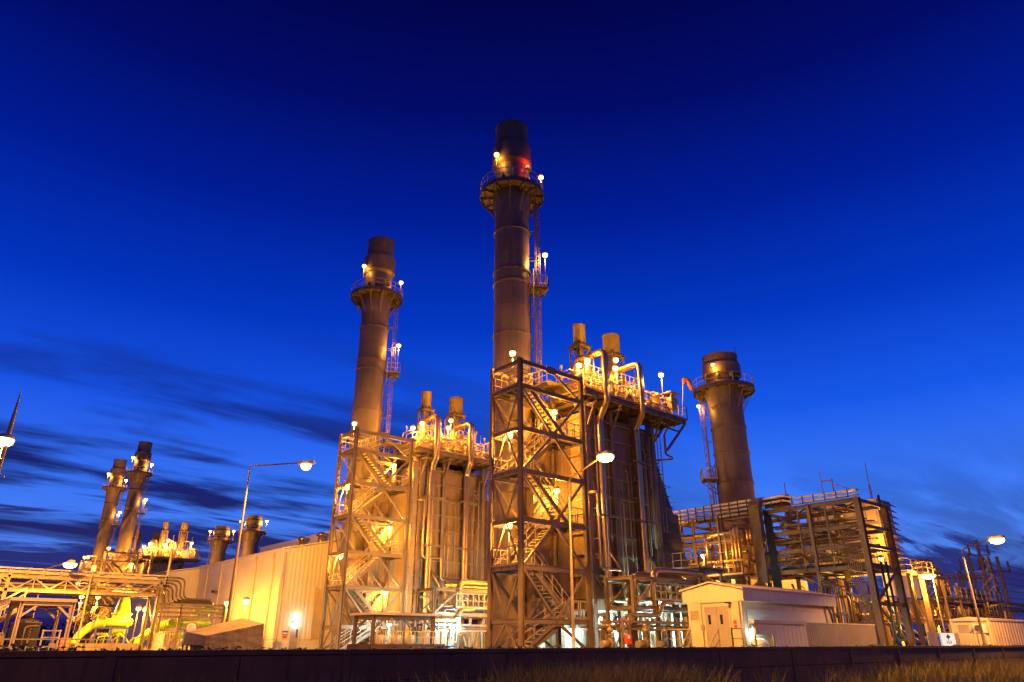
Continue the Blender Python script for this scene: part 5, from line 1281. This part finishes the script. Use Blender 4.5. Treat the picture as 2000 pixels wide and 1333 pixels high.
# containers and illuminated board
ct = thing('site_container', (57, 17, 0), 'cream ribbed site container with air conditioners at the right edge', 'container')
cx0, cx1, cy0, cy1, cz = 56.5, 74.0, 17.3, 19.55, 2.0
MB().box(cx0, cy0, 0.12, cx1, cy1, cz - .06).build('container_body', 'cream', ct)
MB().prism([(cy0 - .06, cz - .06), (cy1 + .06, cz - .06), (cy1 + .06, cz + .06), ((cy0 + cy1) / 2, cz + .2), (cy0 - .06, cz + .04)], cx0 - .1, cx1 + .1, axis='X').build('roof', 'cream', ct)
m = MB()
for k in range(30): m.prism([(cx0 + .35 + k * .58, cy0 - .05), (cx0 + .45 + k * .58, cy0 - .05), (cx0 + .5 + k * .58, cy0 - .002), (cx0 + .3 + k * .58, cy0 - .002)], .2, cz - .12, axis='Z')
m.build('ribs', 'cream', ct)
for y in (cy0 + .02, cy1 - .02): MB().box(cx0 - .05, y - .08, .12, cx0 + .1, y + .08, cz).build('corner_post', 'cream', ct)
MB().box(cx0 - .03, 18.55, .3, cx0 - .004, 19.2, 1.7).build('door', 'grey_paint', ct)
for k, z in enumerate((1.2, .5)):
    a = thing('air_conditioner', (cx0 - .3, 17.75, z), ('upper', 'lower')[k] + ' outdoor air conditioner on the cream container end', 'air conditioner', 'air conditioners on the container')
    MB().box(cx0 - .42, 17.45, z, cx0 - .06, 18.15, z + .52).build('unit_body', 'plastic_white', a)
    m = MB().lathe([(.2, 0), (.23, 0), (.23, .03), (.2, .03), (.2, 0)], (0, 0), 20, smooth=False)
    m.v = [V(cx0 - .425 - v.z, 17.88 + v.x, z + .26 + v.y) for v in m.v]
    for j in range(6): m.bar((cx0 - .44, 17.88 - .2, z + .1 + .065 * j), (cx0 - .44, 17.88 + .2, z + .1 + .065 * j), .012)
    g = m.build('fan_grille', 'grey_paint', a)
    MB().tube((cx0 - .424, 17.88, z + .26), (cx0 - .421, 17.88, z + .26), .195, 18).build('fan_opening', 'black_rubber', a)
    MB().box(cx0 - .44, 17.4, z - .05, cx0 - .02, 18.2, z - .005).build('bracket', 'steel', a)
ff = thing('sheet_fence', (49, 16.9, 0), 'grey and cream sheet fence panels in front of the container at right', 'fence')
for k in range(7): MB().box(45.0 + k * .64, 16.9, 0, 45.6 + k * .64, 16.94, 1.12).build('panel', 'grey_paint', ff)
for x0_, x1_ in ((49.5, 51.9), (51.96, 54.2)):
    MB().box(x0_, 16.9, 0, x1_, 16.94, 1.1).build('panel', 'cream', ff)
MB().bar((45, 16.97, 1.08), (54.2, 16.97, 1.08), .05).build('top_rail', 'cream', ff)
bd = thing('illuminated_board', (47.7, 16.8, .2), 'backlit white board with a brown diamond and lettering on the grey fence', 'sign board')
MB().box(46.55, 16.80, .30, 48.55, 16.88, 1.08).build('board', 'sign_backlit', bd)
MB().prism([(47.22, .90), (47.55, .76), (47.88, .90), (47.55, 1.04)], 16.788, 16.797).build('diamond', 'steel_dark', bd)
lettering('lettering', 'A G A', .30, (47.55, 16.794, .62), 'Y', 'steel_dark', bd)

# ------------------------------------------------------------------ switchyard beyond
gy = thing('switchyard_gantry', (122, 39, 0), 'lattice steel gantry spanning two towers in the switchyard at right', 'gantry')
def lattice(m, a, b, wa, wb, n, t=.09):
    a, b = Vector(a), Vector(b); d, u, v = m.frame(a, b)
    if abs(d.z) > .9: u, v = V(1, 0, 0), V(0, 1, 0)
    cor = lambda k, q: a.lerp(b, q) + (u * k[0] + v * k[1]) * (wa + (wb - wa) * q) / 2
    ks = [(-1, -1), (1, -1), (1, 1), (-1, 1)]
    for k in ks: m.bar(cor(k, 0), cor(k, 1), t * 1.4)
    for i in range(n):
        for j in range(4):
            k0, k1 = ks[j], ks[(j + 1) % 4]
            m.bar(cor(k0, i / n), cor(k1, (i + 1) / n), t); m.bar(cor(k1, i / n), cor(k0, (i + 1) / n), t)
m = MB(); lattice(m, (125.4, 37.2, 0), (125.9, 36.8, 12.6), 3.0, .7, 9); m.build('lattice_tower', 'galvanised', gy)
m = MB(); lattice(m, (119.2, 42.5, 0), (119.3, 42.4, 12.2), 3.0, .7, 9); m.build('lattice_tower', 'galvanised', gy)
m = MB(); lattice(m, (119.3, 42.4, 9.4), (125.9, 36.8, 9.7), .9, .9, 11, .08); m.build('lattice_beam', 'galvanised', gy)
for k, (x, y, h, l) in enumerate(((122.5, 39.7, 10.6, 'short pale concrete pole before the switchyard gantry beam'), (125.3, 37.3, 15.0, 'tallest pale concrete pole beside the right gantry tower'), (124.0, 38.5, 12.9, 'pole with dark insulators left of the tallest one in the switchyard'), (127.2, 35.7, 12.6, 'slim leaning pole right of the gantry tower'))):
    t = thing('power_pole', (x, y, 0), l, 'power pole', 'poles in the switchyard')
    MB().lathe([(.34, 0), (.22, h), (.02, h)], (x, y), 10).build('pole', 'pipe_paint', t)
    if k: 
        MB().bar((x - 1.2, y + 1, h - 2.2), (x + 1.2, y - 1, h - 2.2), .14).build('crossarm', 'steel_dark', t)
        for s_ in (-1, 1): MB().lathe([(.05, h - 2.1)] + [(.2 if j % 2 else .1, h - 2.1 + .16 * j) for j in range(9)] + [(.02, h - .6)], (x + s_ * 1.1, y - s_ * .92), 8).build('insulator', 'insulator', t)
def wire(label, a, b, sag, r=.03):
    a, b = Vector(a), Vector(b)
    p = [a.lerp(b, k / 12) - V(0, 0, sag * 4 * (k / 12) * (1 - k / 12)) for k in range(13)]
    o = MB().pipe(p, r, 5, .01, 1).build('power_line', 'steel_dark'); return tag(o, label, 'wire', 'overhead lines in the switchyard')
for k in range(7):
    z = 5.2 + k * .95; wire('thin dark overhead line among several right of the gantry', (126, 37 - .2 * k, z + .8), (190, 12 + 3 * k, z + 1.5), 1.2)
am = thing('radio_mast', (123, 65.5, 0), 'red and white lattice radio mast seen through the pipe rack', 'radio mast')
for k in range(6):
    m = MB(); lattice(m, (123, 65.5, k * 4.3), (123, 65.5, (k + 1) * 4.3), 1.9 - .2 * k, 1.7 - .2 * k, 3, .1); m.build('mast_section', 'red_paint' if k % 2 else 'plastic_white', am)
MB().bar((123, 65.5, 25.8), (123, 65.5, 28), .12).build('mast_tip', 'red_paint', am)
ws = thing('windsock', (47.6, 33.5, 17.9), 'orange windsock drooping on a thin pole at the boiler roof edge', 'windsock')
MB().bar((47.75, 33.55, 17.9), (48.2, 33.4, 21.5), .06).build('pole', 'rail', ws)
m = MB(); rings = [((48.15, 33.4, 21.3), .25), ((48.36, 33.27, 21.4), .27), ((48.56, 33.14, 21.2), .23), ((48.66, 33.08, 20.9), .19), ((48.72, 33.04, 20.65), .15), ((48.76, 33.02, 20.45), .11)]
o = len(m.v)
for i, (c, r) in enumerate(rings):
    c = Vector(c); n = Vector(rings[min(i + 1, 5)][0]) - Vector(rings[max(i - 1, 0)][0]); n.normalize(); u = n.cross(V(0, 0, 1)).normalized(); v = n.cross(u)
    for k in range(14): a = 2 * PI * k / 14; m.v.append(c + (u * math.cos(a) + v * math.sin(a)) * r)
for i in range(5):
    for k in range(14): m.f.append((i * 14 + k, i * 14 + (k + 1) % 14, (i + 1) * 14 + (k + 1) % 14, (i + 1) * 14 + k)); m.sm.append(True)
m.build('sock', 'windsock', ws)

# ------------------------------------------------------------------ lamps
street_lamp((13.1, 36.0, 0), (15.3, 34.15, 9.0), 8.55, 'single arm street light lit above the long yellow hall, pole behind the tarpaulin', 4200, pm='steel')
street_lamp((26.4, 26.1, 0), (25.7, 22.8, 9.0), 8.1, 'brightest street light at centre, silver pole in front of the nearer stair tower', 3800, r=.42)
street_lamp((52.6, 16.6, 0), (52.6, 14.5, 6.5), 5.7, 'street light arching over the container at the right edge', 2600, r=.42, pm='pipe_paint')
street_lamp((9.2, 64, 0), (9.2, 54.6, 5.24), 5.2, 'street light with a long arm just above the pipe bridge', 1200, r=.4)
add_light(bpy.data.objects['street_lamp.001'], (25.7, 22.6, 8.4), 'amber', 700)
ml = thing('floodlight_mast', (2.6, 37.2, 0), 'tall mast with a bright floodlight cut by the left edge of the picture', 'floodlight mast')
MB().lathe([(.16, 0), (.09, 9.6), (.02, 11.0)], (2.72, 37.22), 10).build('pole', 'galvanised', ml)
MB().bar((2.72, 37.22, 8.75), (2.45, 37.5, 8.85), .07).build('bracket', 'galvanised', ml)
MB().bar((1.6, 38.1, 7.2), (2.98, 37.0, 7.15), .06).build('crossarm', 'safety_yellow', ml)
MB().lathe([(.05, 9.06), (.36, 8.94), (.42, 8.80), (.02, 8.82)], (2.62, 37.3), 14).build('lamp_housing', 'grey_paint', ml)
MB().lathe([(.40, 8.80), (.36, 8.60), (.18, 8.46), (.01, 8.44)], (2.62, 37.3), 14).build('lens', 'lens_amber', ml)
add_light(ml, (2.5, 37.4, 8.1), 'amber', 2000)
add_spot(ml, (2.45, 37.6, 8.3), (28.5, 77, 4.4), 76000, 66, .35)
add_spot(ml, (2.6, 37.3, 8.6), (33, 47, 27), 80000, 92, .4)

street_lamp((31, 0.5, -1.15), (31, 2.8, 7.6), 7.3, 'added road light outside the picture on the right, shining on the verge', 500, down=False)  # both road lights are added out of view; the amber grass suggests them
street_lamp((-7, 2.0, -1.15), (-7, 4.4, 7.6), 7.3, 'added road light outside the picture on the left, shining on the wall', 750, down=False)
G = 'floodlights on the nearer chimney and stair tower'
PW = 760
def L(*a, **k): return lamp(*a, **k)
a1 = [((31.06, 38.15, 39.4), 3.2, 'lamp at the left of the tallest chimney ring platform'), ((34.95, 36.75, 38.1), 1.95, 'lamp at the right edge of the tallest chimney ring platform'),
      ((35.25, 36.75, 30.4), 3.1, 'lamp over the rest platform on the tallest chimney ladder')]
for p, dr_, lb in a1: L(p, dr_, lb, G, 75 if p[2] > 35 else 320)
a2 = [((29.3, 34.0, 19.1), 2.6, 'lamp topping the nearer stair tower left corner'), ((29.3, 34.3, 13.3), 2.5, 'upper lamp on the left side of the nearer stair tower'), ((29.3, 34.35, 7.45), 2.5, 'lower lamp on the left side of the nearer stair tower'),
      ((34.6, 35.4, 16.3), 2.7, 'upper lamp inside the right end of the nearer stair tower'), ((34.6, 35.4, 10.5), 2.7, 'lower lamp inside the right end of the nearer stair tower')]
added_far_flood = []
for p, dr_, lb in a2:
    L(p, dr_, lb, G, PW)
    L((p[0], p[1] + DY, p[2] - .05), dr_, lb.replace('nearer', 'farther'), 'floodlights on the farther stair tower and chimney', PW)
    L((p[0] + 5.9, p[1] + 175.7 - 38.5, p[2]), dr_, lb.replace('the nearer', 'the right distant'), 'floodlights on the distant units at far left', 1500, r=.36)
    if p[2] > 19:
        for yy in (175.7, 197.9): added_far_flood.append((p[0] + 5.9, p[1] + yy - 38.5, p[2]))
    if p[0] < 30: L((p[0] + 5.9, p[1] + 197.9 - 38.5, p[2]), dr_, lb.replace('the nearer', 'the left distant'), 'floodlights on the distant units at far left', 1500, r=.36)
L((34.6, 57.5, 4.8), 2.7, 'lowest lamp inside the farther stair tower', 'floodlights on the farther stair tower and chimney', PW)
for p, dr_, lb in (((31.06, 60.55, 38.0), 3.1, 'lamp at the left of the second chimney ring platform'), ((34.95, 59.2, 36.8), 1.95, 'lamp at the right edge of the second chimney ring platform'), ((35.2, 59.2, 29.4), 3.1, 'lamp over the rest platform on the second chimney ladder')):
    L(p, dr_, lb, 'floodlights on the farther stair tower and chimney', 75 if p[2] > 33 else 320)
for dy, nm in ((175.7 - 60.9, 'right'), (197.9 - 60.9, 'left')):
    for p, dr_, lb in (((31.06, 60.55, 39.6), 3.2, 'lamp at the left of the %s distant chimney platform'), ((34.95, 59.2, 38.3), 2.0, 'lamp at the right of the %s distant chimney platform'), ((35.2, 59.2, 30.4), 3.1, 'lamp on the ladder of the %s distant chimney')):
        L((p[0] + 5.9, p[1] + dy, p[2]), dr_, lb % nm, 'floodlights on the distant units at far left', 420, r=.36)
roof = [((36.1, 34.2, 20.0), 2.1, 'lamp at the left end of the nearer boiler roof'), ((37.3, 34.4, 20.75), 2.9, 'lamp beside the left vent silencer of the nearer boiler'), ((40.9, 34.6, 21.8), 3.9, 'lamp beside the right vent silencer of the nearer boiler'),
        ((40.3, 34.2, 20.8), 2.9, 'lamp below the right vent silencer of the nearer boiler'), ((45.8, 33.9, 21.5), 3.6, 'lamp at the right end of the nearer boiler roof'), ((38.5, 35.3, 19.5), 1.6, 'low lamp amid the pipework of the nearer boiler roof'), ((43.6, 35.4, 19.5), 1.6, 'low right lamp amid the pipework of the nearer boiler roof')]
for p, dr_, lb in roof:
    L(p, dr_, lb, 'floodlights on the nearer boiler roof', 520)
    L((p[0] - .4, p[1] + DY, p[2] - .1), dr_, lb.replace('nearer', 'farther'), 'floodlights on the farther boiler roof', 520)
    L((p[0] + 5.9, p[1] + 175.7 - 38.5, p[2]), dr_, lb.replace('the nearer', 'the right distant'), 'floodlights on the distant units at far left', 1300, r=.34)
for p, dr_, lb in (((60.2, 37.9, 27.3), 2.2, 'lamp on the left of the short fat chimney platform'), ((60.4, 40.3, 23.4), 1.5, 'lamp just below the left edge of the short fat chimney platform')): L(p, dr_, lb, 'floodlights on the short fat chimney', 110, r=.2)
L((37.5, 43.4, 9.5), 9.4, 'added unseen lamp at the rear of the nearer boiler, shining on the farther boiler wall', 'added floodlights between the boilers', 3200)  # both rear lamps are added, unseen, to brighten the farther boiler wall
L((41.5, 43.4, 5.0), 4.9, 'added unseen low lamp at the rear of the nearer boiler, shining on the farther boiler wall', 'added floodlights between the boilers', 2800)
for dy, nm in ((133.2, 'right'), (154.5, 'left')):
    for s_ in (-1, 1): L((65.4 + s_ * 2.3, 38.5 + dy - s_ * 2.1, 27.8), 2.7, 'lamp on the %s side of the %s short distant chimney' % ('right' if s_ > 0 else 'left', nm), 'floodlights on the short distant chimneys', 700, r=.36)
for p, dr_, lb, pw in (((66.9, 26.6, 9.3), 3.0, 'upper lamp at the right end of the pipe rack', 500), ((62.9, 26.0, 7.1), 1.2, 'lower lamp at the right end of the pipe rack', 500), ((52.2, 36.0, 7.4), 1.7, 'lamp deep inside the pipework left of the rack', 500), ((57.6, 38.5, 7.0), 1.2, 'hidden lamp behind the silver pipe pairs', 500)):
    L(p, dr_, lb, 'floodlights about the pipe rack', pw, r=.2)
street_lamp((70.3, 25.0, 0), (69.9, 25.2, 6.0), 5.6, 'bright street light low at right beside the switchyard gantry', 4500, r=.62, down=False)
for p, dr_, lb in (((88, 33.5, 3.4), 3.2, 'lamp hanging low inside the lattice pipe bridge at right'), ((78, 34.5, 2.2), 2.1, 'low lamp behind the lattice bridge near the pipe rack'), ((100, 34.5, 2.2), 2.1, 'low lamp behind the lattice bridge near the container')): L(p, dr_, lb, 'floodlights about the lattice bridge', 2600, r=.2)
for k, (y, nm) in enumerate(((84, 'left'), (78.8, 'middle'), (73.7, 'right'))):
    L((25.9, y * .905 + .4, 4.2), 4.1, '%s one of three bright pole lamps in front of the long yellow hall' % nm, 'three pole lamps in front of the yellow hall', 520, r=.3)
for p, nm in (((11.9, 63.2, 3.85), 'lamp under the pipe bridge nearest the shelter'), ((13.0, 63.2, 3.85), 'second lamp under the pipe bridge'), ((15.0, 59.3, 2.95), 'lamp beside the cone topped yellow vessel'), ((15.6, 59.5, 2.9), 'lamp between the two lime yellow pipes'), ((16.3, 62.5, 3.0), 'lamp behind the tall unlit mast')):
    L(p, 2.6, nm, 'pole lamps around the gas skid', 330, r=.17)
G = 'cold white lamps beneath the boilers'
for p, nm in (((33.6, 45.2, 2.3), 'white lamp right of the canopy'), ((36.0, 48.6, 2.25), 'white lamp over the blue lit skid between the towers'), ((39.0, 52.2, 2.2), 'white lamp deep between the two boilers'), ((41.8, 33.2, 1.6), 'large white lamp left of the cream building'), ((39.4, 35.9, 2.3), 'white lamp beneath the nearer boiler'), ((44.3, 36.2, 2.3), 'white lamp beneath the right end of the nearer boiler'), ((32.2, 52.6, 2.0), 'white lamp behind the dosing tanks'), ((36.6, 40.2, 2.2), 'white lamp behind the nearer stair tower foot')):
    L(p, p[2] - .02, nm, G, 1300 if p[1] < 42 else 620, kind='white', r=.16)
# added floodlights without a visible counterpart, there to wash the distant chimney shafts
for k, (x, y, z) in enumerate(added_far_flood):
    t = lamp((x - 3.5, y - 3.0, 8.0), 7.9, 'added floodlight at the foot of the %s distant chimney, behind the pipe bridge' % ('right', 'left')[k], 'floodlights on the distant units at far left', 30, r=.3)
    add_spot(t, (x - 3.5, y - 3.0, 8.6), (39, y + 4.4, 30), 60000, 70)
    t = lamp((52.5, y - 4, 12), 11.9, 'added floodlight behind the yellow hall, shining on the %s short distant chimney' % ('right', 'left')[k], 'floodlights on the distant units at far left', 30, r=.3)
    add_spot(t, (52.5, y - 4, 12.6), (65.4, y - 2, 22), 26000, 80)
for k, (x, y) in enumerate(((2, 130), (14, 150), (19, 170))):
    L((x, y, 4.5), 4.4, '%s tiny white lamp far off under the shelter roof' % ('left', 'middle', 'right')[k], 'tiny white lamps far away at left', 300, kind='white', r=.3)

# ------------------------------------------------------------------ distant trees, pylons, grass
rr = random.Random(4)
vs = []; fs = []
def leaf_mass(cx_, cy_, rad, h, n):
    for _ in range(n):
        a = rr.uniform(0, 2 * PI); b = rr.random(); d = rad * rr.random() ** .5
        p = V(cx_ + math.cos(a) * d, cy_ + math.sin(a) * d, h * b * math.sqrt(max(0, 1 - (d / rad) ** 2 * .8)) + .3)
        s_ = rr.uniform(.35, .9); u = V(rr.uniform(-1, 1), rr.uniform(-1, 1), rr.uniform(-1, 1)).normalized() * s_; w_ = u.orthogonal().normalized() * s_ * .7
        o = len(vs); vs.extend([p - u, p + w_, p + u, p - w_]); fs.append((o, o + 1, o + 2, o + 3))
for k in range(46): leaf_mass(-60 + k * 6.0 + rr.uniform(-2, 2), 320 + rr.uniform(-15, 15), rr.uniform(5, 9), rr.uniform(4.5, 9.5), 130)
for k in range(24): leaf_mass(170 + k * 9 + rr.uniform(-3, 3), 150 - k * 5 + rr.uniform(-6, 6), rr.uniform(5, 9), rr.uniform(4, 7), 110)
me = bpy.data.meshes.new('distant_trees'); me.from_pydata(vs, [], fs); me.materials.append(MAT['far_trees'])
o = bpy.data.objects.new('distant_trees', me); C.objects.link(o); tag(o, 'dark far off line of trees on the horizon', kind='stuff')
for k, (x, y) in enumerate(((10, 220), (26, 260))):
    t = thing('power_pylon', (x, y, 0), ('nearer', 'farther')[k] + ' dim lattice pylon far off beneath the pipe bridge at left', 'pylon', 'distant pylons at left')
    m = MB(); lattice(m, (x, y, 0), (x, y, 15), 3.4, .8, 9, .12); m.build('lattice_tower', 'steel', t)
    m = MB()
    for z in (10.5, 12.5, 14.5): m.bar((x - 3, y, z), (x + 3, y, z), .2)
    m.build('crossarms', 'steel', t)

# scrub along the top of the wall, tall grass on the verge
rr = random.Random(9)
def leafy(name, spots, seed, label, hmax=.5):
    r = random.Random(seed); vs, fs = [], []
    for (x, y, z, s_) in spots:
        for _ in range(26):
            p = V(x + r.gauss(0, .16 * s_), y + r.gauss(0, .12), z + r.random() * .26 * s_)
            u = V(r.uniform(-1, 1), r.uniform(-1, 1), r.uniform(-.4, 1)).normalized() * r.uniform(.03, .06); w_ = u.orthogonal().normalized() * u.length * .6
            o = len(vs); vs += [p - u, p + w_, p + u, p - w_]; fs.append((o, o + 1, o + 2, o + 3))
    me = bpy.data.meshes.new(name); me.from_pydata(vs, [], fs); me.materials.append(MAT['leaf']); ob = bpy.data.objects.new(name, me); C.objects.link(ob)
    return tag(ob, label, kind='stuff')
sp = []
x = -14.0
while x < 70:
    dens_ = .5 + .5 * math.sin(x * .9) * math.sin(x * .37 + 1)
    if rr.random() < .35 + .5 * dens_: sp.append((x, WY + .38 + rr.random() * .3, .27, .35 + .55 * dens_ * rr.random() + .2))
    x += .12
leafy('creeping_weeds', sp, 3, 'low weeds growing along the top of the wall')
m = MB().box(-40, WY + .14, 0, 120, WY + .9, .28); o = m.build('planting_strip', 'soil'); tag(o, kind='structure')
spots = []
for k in range(230):     # tall reeds against the wall at the middle
    x = rr.gauss(14.6, 2.3); spots.append((x, rr.uniform(11.6, WY - .5), -1.15, rr.uniform(.55, 1.0) * (1 if abs(x - 14.6) < 3 else .75)))
n = 0
while n < 620:           # rough grass thick on the right half of the verge, thin between
    x = rr.uniform(14, 48); y = WY - .4 - rr.random() * 9; q = (x / y - 1.75) / .9
    if rr.random() < max(.05, min(1, q)): spots.append((x, y, -1.15, rr.uniform(.2, .6) * (.75 + .25 * min(1, max(0, q))))); n += 1
for k in range(60):
    x = rr.uniform(3, 11); spots.append((x, rr.uniform(12.5, WY - .5), -1.15, rr.uniform(.3, .72)))
blades('tall_grass', spots, 'grass', 46, .5, 1.45, .42, 77, 'tall dry grass on the dark verge before the wall', lean=.55)
blades('dry_stalks', spots[::3], 'straw', 12, .8, 1.6, .5, 78, 'pale dry seed stalks standing among the grass', wdt=.009, lean=.7)
